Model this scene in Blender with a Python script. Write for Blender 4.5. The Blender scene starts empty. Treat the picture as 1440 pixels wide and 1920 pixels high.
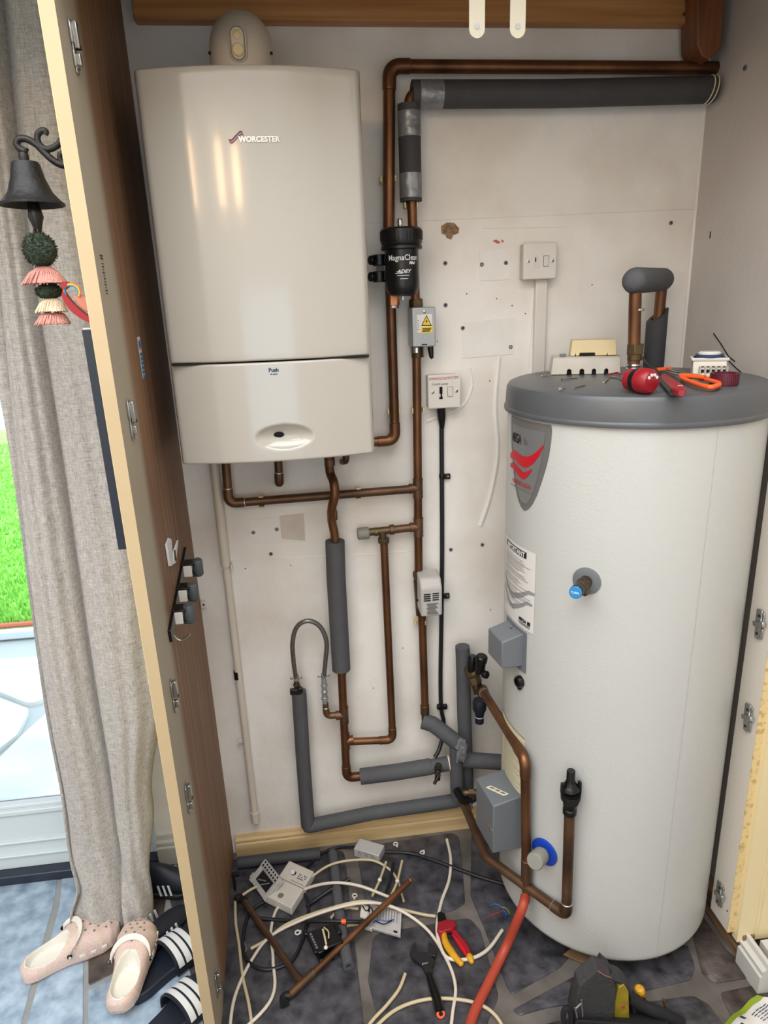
import bpy, bmesh, math, random
from mathutils import Vector, Matrix
random.seed(7)
PI = math.pi
SC = bpy.context.scene
COL = SC.collection

# ------------------------------------------------------------------ camera
FPX, PX, PY = 1283.2, 720.0, 960.0
CAM = Vector((0.0, -1.75, 1.6024))
EX = Vector((0.99157986, -0.06989476, 0.10901426))    # world X, Y, Z in camera axes (x right, y down, z forward)
EY = Vector((-0.12470045, -0.28838777, 0.94935888))
EZ = Vector((-0.03491683, -0.95495927, -0.29467541))

def ray(px, py):
    d = Vector(((px-PX)/FPX, (py-PY)/FPX, 1.0))
    return Vector((EX.dot(d), EY.dot(d), EZ.dot(d)))
def W(px, py, y):                       # point on the vertical plane Y = y
    d = ray(px, py); return CAM + d*((y-CAM.y)/d.y)
def F(px, py, z=0.0):                   # point on the level plane Z = z
    d = ray(px, py); return CAM + d*((z-CAM.z)/d.z)
def XP(px, py, x):
    d = ray(px, py); return CAM + d*((x-CAM.x)/d.x)
PNN = Vector((1.0, .032, .0072)); PND = -.302      # inner face of the cupboard side panel
def PN(px, py, off=0.0):
    d = ray(px, py); return CAM + d*((PND+off-PNN.dot(CAM))/PNN.dot(d))
def pan(y, z, off=0.0): return Vector((PND+off-.032*y-.0072*z, y, z))
TR = .2702; TC = Vector((.7251, -.3122))               # hot water cylinder
def TP(a, z, off=0.0): return Vector((TC.x+(TR+off)*math.sin(a), TC.y-(TR+off)*math.cos(a), z))
def T(px, py, off=0.0):
    d = ray(px, py); ox, oy = CAM.x-TC.x, CAM.y-TC.y
    a = d.x*d.x+d.y*d.y; b = 2*(d.x*ox+d.y*oy); c = ox*ox+oy*oy-(TR+off)**2
    t = (-b-math.sqrt(max(0, b*b-4*a*c)))/(2*a); return CAM+d*t
def TA(px, py, off=0.0):                # (angle, z) on the cylinder
    p = T(px, py, off); return math.atan2(p.x-TC.x, -(p.y-TC.y)), p.z

cd = bpy.data.cameras.new('camera'); cam = bpy.data.objects.new('camera', cd); COL.objects.link(cam)
cd.sensor_fit = 'VERTICAL'; cd.sensor_height = 36; cd.lens = 36*FPX/1920; cd.clip_start = .05
right = Vector((EX.x, EY.x, EZ.x)); down = Vector((EX.y, EY.y, EZ.y)); fwd = Vector((EX.z, EY.z, EZ.z))
cam.matrix_world = Matrix(((right.x, -down.x, -fwd.x, CAM.x), (right.y, -down.y, -fwd.y, CAM.y), (right.z, -down.z, -fwd.z, CAM.z), (0, 0, 0, 1)))
SC.camera = cam

# ------------------------------------------------------------------ materials
def lin(c):
    return tuple(((v/255)/12.92 if v/255 <= .04045 else ((v/255+.055)/1.055)**2.4) for v in c)
def mat(name, c, rough=.5, metal=0.0, var=0.0, scale=8.0, bump=0.0, bscale=None, coat=0.0, c2=None, detail=4.0, stretch=None, spec=.5, emit=0.0, clear=0.0, ramp=(.35, .65)):
    m = bpy.data.materials.new(name); m.use_nodes = True
    n = m.node_tree.nodes; L = m.node_tree.links; b = n['Principled BSDF']
    col = lin(c)
    b.inputs['Base Color'].default_value = (*col, 1); b.inputs['Roughness'].default_value = rough
    b.inputs['Metallic'].default_value = metal; b.inputs['Coat Weight'].default_value = coat; b.inputs['Coat Roughness'].default_value = .08
    b.inputs['Specular IOR Level'].default_value = spec
    if emit: b.inputs['Emission Color'].default_value = (*col, 1); b.inputs['Emission Strength'].default_value = emit
    if var or c2 or bump:
        tc = n.new('ShaderNodeTexCoord'); src = tc.outputs['Object']
        if stretch:
            mp = n.new('ShaderNodeMapping'); mp.inputs['Scale'].default_value = stretch; L.new(src, mp.inputs['Vector']); src = mp.outputs[0]
        nz = n.new('ShaderNodeTexNoise'); nz.inputs['Scale'].default_value = scale; nz.inputs['Detail'].default_value = detail; L.new(src, nz.inputs['Vector'])
        if var or c2:
            r = n.new('ShaderNodeValToRGB')
            d = lin(c2) if c2 else tuple(v*(1-var) for v in col)
            r.color_ramp.elements[0].position = ramp[0]; r.color_ramp.elements[1].position = ramp[1]
            r.color_ramp.elements[0].color = (*d, 1); r.color_ramp.elements[1].color = (*col, 1)
            L.new(nz.outputs['Fac'], r.inputs[0]); L.new(r.outputs[0], b.inputs['Base Color'])
        if bump:
            s = nz
            if bscale:
                s = n.new('ShaderNodeTexNoise'); s.inputs['Scale'].default_value = bscale; L.new(src, s.inputs['Vector'])
            bp = n.new('ShaderNodeBump'); bp.inputs['Strength'].default_value = bump; bp.inputs['Distance'].default_value = .01
            L.new(s.outputs['Fac'], bp.inputs['Height']); L.new(bp.outputs[0], b.inputs['Normal'])
    return m

def node(m, t, **kw):
    x = m.node_tree.nodes.new(t)
    for k, v in kw.items():
        if k in x.inputs: x.inputs[k].default_value = v
        else: setattr(x, k, v)
    return x

M = {}
M['wall'] = mat('painted_wall', (245, 240, 233), .62, c2=(224, 214, 203), scale=3.6, bump=.12, bscale=45, ramp=(.3, .58))
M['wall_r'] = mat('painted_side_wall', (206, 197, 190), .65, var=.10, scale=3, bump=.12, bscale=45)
M['patch'] = mat('painted_over_patch', (243, 238, 232), .55, var=.06, scale=14, bump=.15)
M['patch2'] = mat('dirty_patch', (220, 209, 198), .6, var=.12, scale=20)
M['ceil'] = mat('ceiling_paint', (200, 192, 182), .7)
M['pine'] = mat('pine', (206, 168, 116), .5, c2=(168, 122, 74), scale=3.0, stretch=(1.0, 14, 16), detail=6, ramp=(.3, .7))
M['pine_new'] = mat('bare_pine_skirting', (226, 200, 154), .55, c2=(196, 162, 112), scale=2.5, stretch=(1.0, 14, 20), detail=6, ramp=(.3, .72))
M['pine_batten'] = mat('aged_pine_batten', (204, 150, 94), .5, c2=(164, 108, 60), scale=2.2, stretch=(1.0, 12, 26), detail=6, ramp=(.3, .7))
M['pine_post'] = mat('stained_timber_post', (140, 88, 52), .5, c2=(104, 60, 34), scale=3, stretch=(12, 12, 1), detail=6)
M['strap'] = mat('cream_strap_enamel', (186, 180, 160), .4)
M['grout'] = mat('pale_grout', (150, 152, 152), .7, var=.15, scale=20)
M['white_gloss'] = mat('white_gloss_paint', (204, 201, 195), .25, var=.03)
M['upvc'] = mat('white_upvc', (212, 222, 226), .25)
M['dark_sill'] = mat('dark_threshold', (34, 42, 56), .4)
M['boiler'] = mat('boiler_enamel', (180, 175, 166), .16, coat=.5, var=.02, scale=2)
M['boiler_top'] = mat('flue_plastic', (214, 204, 188), .4, var=.06, scale=6)
M['seal'] = mat('flue_groove_shade', (120, 112, 102), .5)
M['copper'] = mat('tarnished_copper', (142, 98, 66), .38, metal=.75, c2=(76, 50, 35), scale=9, detail=5, ramp=(.3, .72), stretch=(1, 1, .6))
M['copper_old'] = mat('dull_copper', (128, 96, 72), .46, metal=.7, c2=(78, 58, 44), scale=10, detail=5, ramp=(.3, .7))
M['copper_new'] = mat('clean_copper', (214, 142, 98), .3, metal=.9, var=.2)
M['brass'] = mat('dull_brass', (112, 94, 68), .45, metal=.75, c2=(66, 52, 38), scale=18, ramp=(.3, .7))
M['solder'] = mat('solder', (190, 186, 180), .35, metal=.9)
M['chrome'] = mat('steel', (200, 200, 198), .22, metal=1, var=.15, scale=30)
M['foam'] = mat('grey_foam', (86, 86, 89), .75, var=.14, scale=12, bump=.2, bscale=200)
M['foam_dark'] = mat('dark_grey_foam', (66, 66, 69), .7, var=.2, scale=10, bump=.2, bscale=200)
M['duct'] = mat('silver_duct_tape', (150, 152, 156), .38, metal=.5, var=.25, scale=25, bump=.5, bscale=40)
M['black'] = mat('black_plastic', (11, 11, 13), .34, var=.2, scale=20)
M['black_matte'] = mat('black_rubber', (26, 27, 31), .6, var=.2, scale=20)
M['iron'] = mat('black_cast_iron', (34, 33, 34), .5, metal=.3, var=.25, scale=30, bump=.15, bscale=120)
M['hole'] = mat('dark_hole', (14, 13, 13), .9)
M['white'] = mat('white_plastic', (226, 220, 212), .38, var=.04, scale=12)
M['white_old'] = mat('aged_white_plastic', (214, 206, 194), .45, var=.12, scale=14)
M['cream'] = mat('cream_plastic', (226, 206, 160), .42, var=.07, scale=12)
M['pipe_white'] = mat('white_waste_pipe', (222, 212, 196), .4, var=.08, scale=6)
M['grey_box'] = mat('grey_plastic', (110, 114, 119), .45, var=.04, scale=10)
M['alu'] = mat('grey_metal_cover', (172, 174, 176), .38, metal=.55, var=.06, scale=14)
M['act'] = mat('pale_grey_plastic', (190, 186, 182), .42, var=.04, scale=12)
M['cap_grey'] = mat('grey_green_knob', (142, 140, 130), .5, var=.05)
M['tank'] = mat('white_cylinder_jacket', (196, 196, 192), .34, var=.03, scale=2.5, bump=.05, bscale=160)
M['lid'] = mat('grey_lid', (82, 84, 87), .36, var=.06, scale=7)
M['badge'] = mat('badge_silver', (122, 120, 118), .4, metal=.3)
M['badge2'] = mat('badge_silver_inner', (150, 151, 152), .3, metal=.5)
M['red'] = mat('red', (196, 24, 40), .35)
M['ink'] = mat('black_ink', (26, 26, 28), .6)
M['ink_grey'] = mat('grey_ink', (150, 150, 150), .6)
M['ink_red'] = mat('red_ink', (176, 60, 64), .6)
M['ink_blue'] = mat('blue_ink', (40, 60, 96), .6)
M['ink_faint'] = mat('faint_ink', (120, 116, 112), .6)
M['label'] = mat('label_white', (226, 222, 218), .5)
M['label_cream'] = mat('label_cream', (226, 216, 184), .5)
M['silver_text'] = mat('silver_lettering', (206, 202, 196), .25, metal=.8)
M['white_text'] = mat('white_lettering', (232, 232, 232), .5)
M['navy'] = mat('navy_enamel', (36, 34, 62), .4)
M['maroon_en'] = mat('maroon_enamel', (150, 40, 58), .4)
M['yellow'] = mat('warning_yellow', (240, 206, 30), .5)
M['blue_cap'] = mat('blue_plastic', (40, 132, 196), .4)
M['blue_flange'] = mat('blue_flange', (20, 66, 176), .4)
M['rocker'] = mat('white_rocker', (220, 212, 206), .3)
M['cable_white'] = mat('white_cable', (222, 210, 192), .45, var=.08, scale=10)
M['cable_cream'] = mat('cream_cable', (204, 186, 150), .45, var=.1, scale=10)
M['cable_black'] = mat('black_cable', (24, 26, 32), .45, var=.1)
M['hose_red'] = mat('red_rubber_hose', (184, 74, 52), .5, var=.14, scale=12)
M['braid'] = mat('steel_braid', (150, 148, 144), .38, metal=.8, var=.4, scale=260)
M['tool_red'] = mat('red_grip', (150, 24, 36), .38, var=.06)
M['tool_yellow'] = mat('yellow_grip', (222, 164, 34), .45, var=.2, scale=80)
M['tool_orange'] = mat('orange_plastic', (240, 96, 36), .4)
M['wrench'] = mat('dark_phosphate_steel', (58, 57, 58), .45, metal=.6, var=.15, scale=20)
M['maroon'] = mat('burgundy_tape', (92, 26, 42), .4, var=.2, scale=60)
M['cedge'] = mat('cream_edge', (196, 174, 138), .45, var=.08, scale=5, c2=None)
M['door_cream'] = mat('cream_painted_wood', (236, 218, 172), .4, var=.03, scale=4)
M['worn'] = mat('worn_cream_edge', (226, 202, 150), .5, c2=(196, 164, 110), scale=60, ramp=(.38, .5))
M['inner_white'] = mat('pale_laminate', (216, 208, 196), .4)
M['timber'] = mat('rough_timber', (150, 118, 84), .7, c2=(92, 70, 52), scale=6, stretch=(1, 1, 10))
M['board'] = mat('dark_slate_board', (30, 38, 50), .4)
M['croc'] = mat('glitter_foam', (230, 200, 164), .45, c2=(206, 186, 194), scale=300, detail=3, ramp=(.40, .62), bump=.35, bscale=420)
M['croc_in'] = mat('ivory_foam', (228, 224, 214), .5)
M['navy_rub'] = mat('dark_navy_rubber', (22, 28, 42), .5, var=.12, scale=30)
M['stripe'] = mat('white_stripe', (224, 228, 234), .5)
M['pom_green'] = mat('dark_green_wool', (66, 82, 66), .9, var=.5, scale=140, bump=.8, bscale=260)
M['pom_pink'] = mat('pink_thread', (216, 152, 140), .85, var=.3, scale=60, stretch=(6, 6, 1), bump=.5, bscale=90)
M['pom_cream'] = mat('cream_thread', (236, 212, 182), .85, var=.2, scale=60, stretch=(6, 6, 1), bump=.5, bscale=90)
M['bag'] = mat('charcoal_canvas', (58, 56, 58), .85, var=.2, scale=90, bump=.3, bscale=220)
M['bag_dark'] = mat('black_canvas', (26, 26, 30), .85, var=.2, scale=90)
M['olive'] = mat('olive_plastic', (168, 146, 44), .5, var=.3, scale=24)
M['lime'] = mat('lime_green_plastic', (150, 172, 48), .4)
M['gripgrey'] = mat('grey_rubber_roller', (82, 88, 92), .45, var=.1)
M['brown_leather'] = mat('tan_leather', (190, 120, 100), .5)
M['rust'] = mat('brown_filler', (176, 146, 108), .8, c2=(112, 86, 62), scale=70)
M['redstain'] = mat('red_paint_flakes', (190, 110, 96), .8)
M['glass'] = mat('door_glass', (255, 255, 255), 0)
gn = M['glass'].node_tree.nodes; gl = M['glass'].node_tree.links; gn.remove(gn['Principled BSDF'])
g1 = gn.new('ShaderNodeBsdfTransparent'); g2 = gn.new('ShaderNodeBsdfGlossy'); g2.inputs['Roughness'].default_value = .01; g3 = gn.new('ShaderNodeMixShader'); g4 = gn.new('ShaderNodeFresnel'); g4.inputs[0].default_value = 1.45
gl.new(g4.outputs[0], g3.inputs[0]); gl.new(g1.outputs[0], g3.inputs[1]); gl.new(g2.outputs[0], g3.inputs[2]); gl.new(g3.outputs[0], gn['Material Output'].inputs['Surface'])
M['paving'] = mat('riven_stone_paving', (224, 226, 222), .5, c2=(196, 204, 204), scale=3.2, detail=8, bump=.9, bscale=4.5, ramp=(.3, .6))
M['joint'] = mat('paving_joint', (176, 182, 182), .8)
M['lawn'] = mat('lawn_blades', (176, 226, 112), .7, c2=(136, 206, 80), scale=14, detail=6)
M['terracotta'] = mat('terracotta_edging', (206, 112, 84), .6)
M['frame_dark'] = M['joint']

# curtain: woven grey cloth
m = mat('woven_grey_cloth', (190, 180, 174), .9); M['curtain'] = m
n = m.node_tree.nodes; L = m.node_tree.links; b = n['Principled BSDF']
tc = n.new('ShaderNodeTexCoord')
cols = []
for st in ((420, 420, 60), (60, 60, 420)):
    mp = n.new('ShaderNodeMapping'); mp.inputs['Scale'].default_value = st; L.new(tc.outputs['Object'], mp.inputs[0])
    nz = n.new('ShaderNodeTexNoise'); nz.inputs['Scale'].default_value = 1; nz.inputs['Detail'].default_value = 2; L.new(mp.outputs[0], nz.inputs['Vector']); cols.append(nz)
ad = n.new('ShaderNodeMath'); ad.operation = 'ADD'; L.new(cols[0].outputs['Fac'], ad.inputs[0]); L.new(cols[1].outputs['Fac'], ad.inputs[1])
rp = n.new('ShaderNodeValToRGB'); rp.color_ramp.elements[0].position = .32; rp.color_ramp.elements[1].position = .68
rp.color_ramp.elements[0].color = (*lin((146, 141, 136)), 1); rp.color_ramp.elements[1].color = (*lin((202, 198, 194)), 1)
hf = n.new('ShaderNodeMath'); hf.operation = 'MULTIPLY'; hf.inputs[1].default_value = .5; L.new(ad.outputs[0], hf.inputs[0])
L.new(hf.outputs[0], rp.inputs[0]); L.new(rp.outputs[0], b.inputs['Base Color'])
b.inputs['Sheen Weight'].default_value = .2

# cupboard side panel: wood laminate blending to a paler grey-beige along the front edge
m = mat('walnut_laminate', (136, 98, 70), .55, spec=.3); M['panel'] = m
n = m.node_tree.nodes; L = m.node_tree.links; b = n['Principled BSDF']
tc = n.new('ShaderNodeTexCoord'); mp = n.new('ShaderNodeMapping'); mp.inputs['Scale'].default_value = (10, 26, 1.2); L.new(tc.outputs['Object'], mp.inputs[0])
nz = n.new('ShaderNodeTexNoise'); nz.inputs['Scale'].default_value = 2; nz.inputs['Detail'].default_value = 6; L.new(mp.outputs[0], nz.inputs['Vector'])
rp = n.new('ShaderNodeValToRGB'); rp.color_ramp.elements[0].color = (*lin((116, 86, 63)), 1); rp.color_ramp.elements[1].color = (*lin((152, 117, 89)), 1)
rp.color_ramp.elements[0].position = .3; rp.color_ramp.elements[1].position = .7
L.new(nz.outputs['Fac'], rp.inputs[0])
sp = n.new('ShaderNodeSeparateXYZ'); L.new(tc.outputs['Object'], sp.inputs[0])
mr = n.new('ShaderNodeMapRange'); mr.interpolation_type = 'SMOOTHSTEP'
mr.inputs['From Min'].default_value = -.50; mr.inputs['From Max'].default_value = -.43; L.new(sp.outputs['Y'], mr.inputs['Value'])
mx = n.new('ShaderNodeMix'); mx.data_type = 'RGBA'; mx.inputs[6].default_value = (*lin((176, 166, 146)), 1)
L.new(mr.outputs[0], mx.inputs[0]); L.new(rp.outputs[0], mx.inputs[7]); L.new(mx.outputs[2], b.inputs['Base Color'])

# floor: dark slate flags in paler mortar
M['mortar'] = mat('floor_mortar', (118, 110, 104), .6, c2=(84, 78, 73), scale=9, bump=.2)
M['slate'] = mat('slate_flag', (88, 86, 91), .36, c2=(42, 41, 46), scale=26, detail=10, bump=.4, bscale=40, ramp=(.3, .72))
M['slate2'] = mat('brown_slate_flag', (98, 86, 80), .38, c2=(52, 46, 45), scale=22, detail=10, bump=.4, bscale=40, ramp=(.3, .72))
M['slate_sky'] = mat('sky_tinted_tile', (176, 196, 214), .3, c2=(122, 142, 164), scale=24, detail=10, bump=.3, bscale=30, ramp=(.3, .65))  # sky reflection near the door, put into the tile colour as pale blue

# ------------------------------------------------------------------ mesh helpers
class B:
    def __init__(s): s.bm = bmesh.new(); s.mi = 0
    def _f(s, vs):
        try:
            f = s.bm.faces.new(vs); f.material_index = s.mi; return f
        except ValueError: return None
    def box(s, c, size, rot=None):
        c = Vector(c); h = Vector(size)/2; R = rot if rot is not None else Matrix.Identity(3)
        v = [s.bm.verts.new(c+R @ Vector((x*h.x, y*h.y, z*h.z))) for x in (-1, 1) for y in (-1, 1) for z in (-1, 1)]
        for q in ((0, 1, 3, 2), (4, 6, 7, 5), (0, 4, 5, 1), (2, 3, 7, 6), (0, 2, 6, 4), (1, 5, 7, 3)): s._f([v[i] for i in q])
        return s
    def hexa(s, p):       # 8 points: bottom 4 (ccw) then top 4
        v = [s.bm.verts.new(Vector(q)) for q in p]
        for q in ((3, 2, 1, 0), (4, 5, 6, 7), (0, 1, 5, 4), (1, 2, 6, 5), (2, 3, 7, 6), (3, 0, 4, 7)): s._f([v[i] for i in q])
        return s
    def prism(s, pts, depth):           # polygon in space, pushed along the vector depth
        d = Vector(depth); a = [s.bm.verts.new(Vector(p)) for p in pts]; b = [s.bm.verts.new(Vector(p)+d) for p in pts]; n = len(a)
        s._f(a[::-1]); s._f(b)
        for i in range(n): s._f([a[i], a[(i+1) % n], b[(i+1) % n], b[i]])
        return s
    def poly(s, pts):
        s._f([s.bm.verts.new(Vector(p)) for p in pts]); return s
    def rings(s, rings, closed=True, caps=True):
        R = [[s.bm.verts.new(Vector(p)) for p in r] for r in rings]; n = len(R[0])
        for i in range(len(R)-1):
            for j in range(n if closed else n-1):
                k = (j+1) % n; s._f([R[i][j], R[i][k], R[i+1][k], R[i+1][j]])
        if caps and closed: s._f(R[0][::-1]); s._f(R[-1])
        return R
    def tube(s, path, r, seg=14, hollow=None, caps=True):
        P = [Vector(p) for p in path]; n = len(P)
        rr = r if isinstance(r, (list, tuple)) else [r]*n
        tan = []
        for i in range(n):
            a = P[max(0, i-1)]; b = P[min(n-1, i+1)]; t = (b-a); tan.append(t.normalized() if t.length > 1e-9 else Vector((0, 0, 1)))
        up = Vector((0, 0, 1)) if abs(tan[0].z) < .9 else Vector((1, 0, 0))
        u = (up-tan[0]*up.dot(tan[0])).normalized(); out = []
        for i in range(n):
            u = (u-tan[i]*u.dot(tan[i])).normalized(); v = tan[i].cross(u)
            out.append([P[i]+(u*math.cos(2*PI*k/seg)+v*math.sin(2*PI*k/seg))*rr[i] for k in range(seg)])
        if hollow is None: s.rings(out, caps=caps)
        else:
            inn = [[P[i]+(q-P[i])*(hollow/rr[i]) for q in out[i]] for i in range(n)]
            s.rings(out+inn[::-1]+[out[0]], caps=False)
        return s
    def lathe(s, prof, o, ax=(0, 0, 1), seg=28, caps=True, arc=None):
        o = Vector(o); ax = Vector(ax).normalized(); up = Vector((0, 0, 1)) if abs(ax.z) < .9 else Vector((1, 0, 0))
        u = (up-ax*up.dot(ax)).normalized(); v = ax.cross(u)
        s.rings([[o+ax*z+(u*math.cos(2*PI*k/seg)+v*math.sin(2*PI*k/seg))*max(r, 1e-5) for k in range(seg)] for r, z in prof], caps=caps)
        return s
    def ball(s, c, r, sc=(1, 1, 1), seg=20, ring=12, rot=None):
        R = rot if rot is not None else Matrix.Identity(3); c = Vector(c)
        s.rings([[c+R @ Vector((sc[0]*r*math.sin(PI*i/ring)*math.cos(2*PI*k/seg), sc[1]*r*math.sin(PI*i/ring)*math.sin(2*PI*k/seg), -sc[2]*r*math.cos(PI*i/ring))) for k in range(seg)] for i in range(ring+1)], caps=False)
        return s
    def mesh(s, me, fn):
        vs = [s.bm.verts.new(fn(v.co)) for v in me.vertices]
        for p in me.polygons: s._f([vs[i] for i in p.vertices])
        return s

def fil(pts, r, k=6):                    # round the corners of a polyline
    P = [Vector(p) for p in pts]; out = [P[0]]
    for i in range(1, len(P)-1):
        a, b, c = P[i-1], P[i], P[i+1]; u = (a-b); v = (c-b); lu, lv = u.length, v.length; u.normalize(); v.normalize()
        ang = u.angle(v)
        if ang > PI-.05: out.append(b); continue
        d = min(r/math.tan(ang/2), lu*.49, lv*.49)
        p0, p2 = b+u*d, b+v*d
        for j in range(k+1):
            t = j/k; out.append(p0*(1-t)**2+b*(2*t*(1-t)*.88+0)+p2*t*t + (p0+p2)*.5*(2*t*(1-t)*.12))
    out.append(P[-1]); return out
def spl(pts, k=8):                       # Catmull-Rom through points
    P = [Vector(p) for p in pts]; P = [P[0]*2-P[1]]+P+[P[-1]*2-P[-2]]; out = []
    for i in range(1, len(P)-2):
        for j in range(k):
            t = j/k; a, b, c, d = P[i-1:i+3]
            out.append(.5*((2*b)+(c-a)*t+(2*a-5*b+4*c-d)*t*t+(3*b-a-3*c+d)*t**3))
    out.append(P[-2]); return out

def obj(name, bb, m, parent=None, bevel=0.0, seg=2, angle=38, smooth=True, sub=0):
    bmesh.ops.remove_doubles(bb.bm, verts=bb.bm.verts, dist=1e-6)
    bmesh.ops.recalc_face_normals(bb.bm, faces=bb.bm.faces)
    me = bpy.data.meshes.new(name); bb.bm.to_mesh(me); bb.bm.free()
    for x in (m if isinstance(m, (list, tuple)) else [m]): me.materials.append(x)
    if smooth: me.shade_smooth(); me.set_sharp_from_angle(angle=math.radians(angle))
    o = bpy.data.objects.new(name, me); COL.objects.link(o)
    if bevel:
        md = o.modifiers.new('edge', 'BEVEL'); md.width = bevel; md.segments = seg; md.limit_method = 'ANGLE'; md.angle_limit = math.radians(30); md.harden_normals = False
    if sub: md = o.modifiers.new('sub', 'SUBSURF'); md.levels = sub; md.render_levels = sub
    if parent is not None: par(o, parent)
    return o
def par(o, p):
    o.parent = p
    o.matrix_parent_inverse = WM(p).inverted()
def WM(o):
    b = Matrix.LocRotScale(o.location, o.rotation_euler, o.scale)
    return (WM(o.parent) @ o.matrix_parent_inverse @ b) if o.parent else b
def tag(o, label, cat, group=None, kind=None):
    o['label'] = label; o['category'] = cat
    if group: o['group'] = group
    if kind: o['kind'] = kind
    return o
def thing(name, label, cat, loc, group=None):
    o = bpy.data.objects.new(name, None); COL.objects.link(o); o.location = Vector(loc); o.empty_display_size = .05
    return tag(o, label, cat, group)
def struct(name, bb, m, **kw):
    o = obj(name, bb, m, **kw); o['kind'] = 'structure'; return o
_tc = {}
def text_mesh(s, size, ext=0.0, bold=0.0, shear=0.0, align='CENTER'):
    cu = bpy.data.curves.new('t', 'FONT'); cu.body = s; cu.size = size; cu.extrude = ext; cu.offset = bold; cu.shear = shear; cu.align_x = align; cu.align_y = 'CENTER'; cu.resolution_u = 3
    o = bpy.data.objects.new('t', cu); COL.objects.link(o); dg = bpy.context.evaluated_depsgraph_get()
    me = bpy.data.meshes.new_from_object(o.evaluated_get(dg)); bpy.data.objects.remove(o); bpy.data.curves.remove(cu); return me
def flat(o, u, v):                       # map text x,y(,z) onto a plane
    o, u, v = Vector(o), Vector(u).normalized(), Vector(v).normalized(); n = u.cross(v)
    return lambda c: o+u*c.x+v*c.y+n*c.z
# patch on the cylinder: rows (z, a_left, a_right)
def cpatch(b, rows, off, k=12):
    b.rings([[TP(l+(r-l)*i/k, z, off) for i in range(k+1)] for z, l, r in rows], closed=False)
    return b
def cstrip(b, cols, off):                # columns (a, z_low, z_high)
    b.rings([[TP(a, z0, off), TP(a, z1, off)] for a, z0, z1 in cols], closed=False); return b
# ================================================================== setting
bb = B(); bb.box((.26, .05, 1.7), (1.56, .1, 3.4)); wall = struct('wall_back', bb, M['wall'])
bb = B(); bb.box((-.62, .05, 2.86), (.2, .1, 1.12)); bb.box((-1.22, .05, 2.86), (1.0, .1, 1.12)); struct('wall_back_lintel', bb, M['wall'])
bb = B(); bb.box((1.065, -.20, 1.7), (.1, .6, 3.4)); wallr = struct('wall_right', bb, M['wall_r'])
bb = B(); bb.box((-.8, -1.6, 3.43), (4.8, 3.6, .06)); struct('ceiling', bb, M['ceil'])

# joints, patches and plugs in the wall
def wpoly(pts, y=-.0012): return [W(x, yy, y) for x, yy in pts]
def wpatch(name, pts, m, y0=0.0, t=.0016):
    q = [W(x, yy, y0-t) for x, yy in pts]; bb = B(); bb.prism(q, (0, t+.001, 0)); return obj(name, bb, m, wall, smooth=False)
for a, c in (((690, 418), (1300, 392)), ((905, 428), (1060, 426)), ((410, 1052), (700, 1040)), ((700, 1040), (780, 1032))):
    bb = B(); p, q = W(*a, 0), W(*c, 0); bb.tube([p, q], .0014, 6); obj('joint_ridge', bb, M['wall'], wall)
wpatch('paint_patch', [(899, 470), (955, 466), (955, 524), (900, 527)], M['patch'])
wpatch('paint_patch', [(468, 975), (572, 963), (574, 1015), (470, 1022)], M['patch'])
wpatch('paint_patch', [(868, 605), (968, 594), (962, 664), (866, 672)], M['patch'])
wpatch('dirty_patch', [(524, 968), (570, 963), (572, 1014), (528, 1010)], M['patch2'], t=.0018)
wpatch('filler_patch', [(827, 424), (838, 417), (852, 418), (861, 428), (860, 437), (850, 441), (846, 449), (838, 446), (835, 440), (828, 438)], M['rust'])
wpatch('red_flake', [(924, 452), (930, 449), (939, 454), (934, 457)], M['redstain']); wpatch('red_flake', [(940, 449), (945, 452), (942, 455)], M['redstain'])
def plug(px, py, r=.0045, ring=True):
    p = W(px, py, 0); bb = B(); bb.lathe([(r, -.001), (r*1.15, .0028), (r*.55, .0032), (r*.5, -.002)], p, (0, -1, 0), 12, caps=False)
    o = obj('wall_plug', bb, M['grey_box'], wall); bb = B(); bb.lathe([(r*.52, 0), (r*.52, .0016)], p, (0, -1, 0), 10); obj('plug_hole', bb, M['hole'], o)
for x, y in ((834.5, 493.5), (835, 572), (867.5, 615), (957, 650.5), (903, 496), (948, 493), (1257.5, 418), (475, 998), (519, 992), (845, 1030), (904, 1021), (508, 1038)): plug(x, y)
for x, y in ((875, 551), (931, 560), (1110, 534), (960, 573), (928, 608), (820, 640), (1305, 455), (934, 730), (918, 714), (920, 1143), (460, 1066), (545, 1060), (700, 1290), (755, 1215), (985, 588)):
    bb = B(); bb.lathe([(.0015, -.001), (.0015, .0012)], W(x, y, 0), (0, -1, 0), 8); obj('pin_hole', bb, M['hole'], wall)
for pts in ([(1338, 625), (1352, 645), (1366, 668), (1378, 678)], [(1362, 672), (1380, 690), (1394, 702)], [(1332, 434), (1331, 447)]):
    bb = B(); bb.tube([XP(x, y, 1.0145) for x, y in pts], .0014, 6); obj('scratch', bb, M['hole'], wallr)
bb = B(); bb.lathe([(.006, -.001), (.006, .003), (.003, .0035), (.003, -.001)], XP(1398, 127.5, 1.015), (-1, 0, 0), 12, caps=False); obj('wall_plug', bb, M['grey_box'], wallr)
bb = B(); bb.lathe([(.0032, 0), (.0032, .002)], XP(1398, 127.5, 1.015), (-1, 0, 0), 10); obj('plug_hole', bb, M['hole'], wallr)
# lumpy old plaster runs where cables were chased in
for pts, r in (([(935, 668), (928, 760), (932, 850), (918, 930), (900, 985)], .008), ([(880, 690), (884, 725), (862, 765), (800, 790)], .006), ([(1000, 540), (990, 690)], .004)):
    bb = B(); bb.tube(spl([W(x, y, .003) for x, y in pts], 6), r, 8); obj('plaster_run', bb, M['patch'], wall)
# corner bead
bb = B(); bb.tube([Vector((1.0135, -.002, z)) for z in (0, 2.16)], .004, 6); struct('trim_4', bb, M['patch'])

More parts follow.
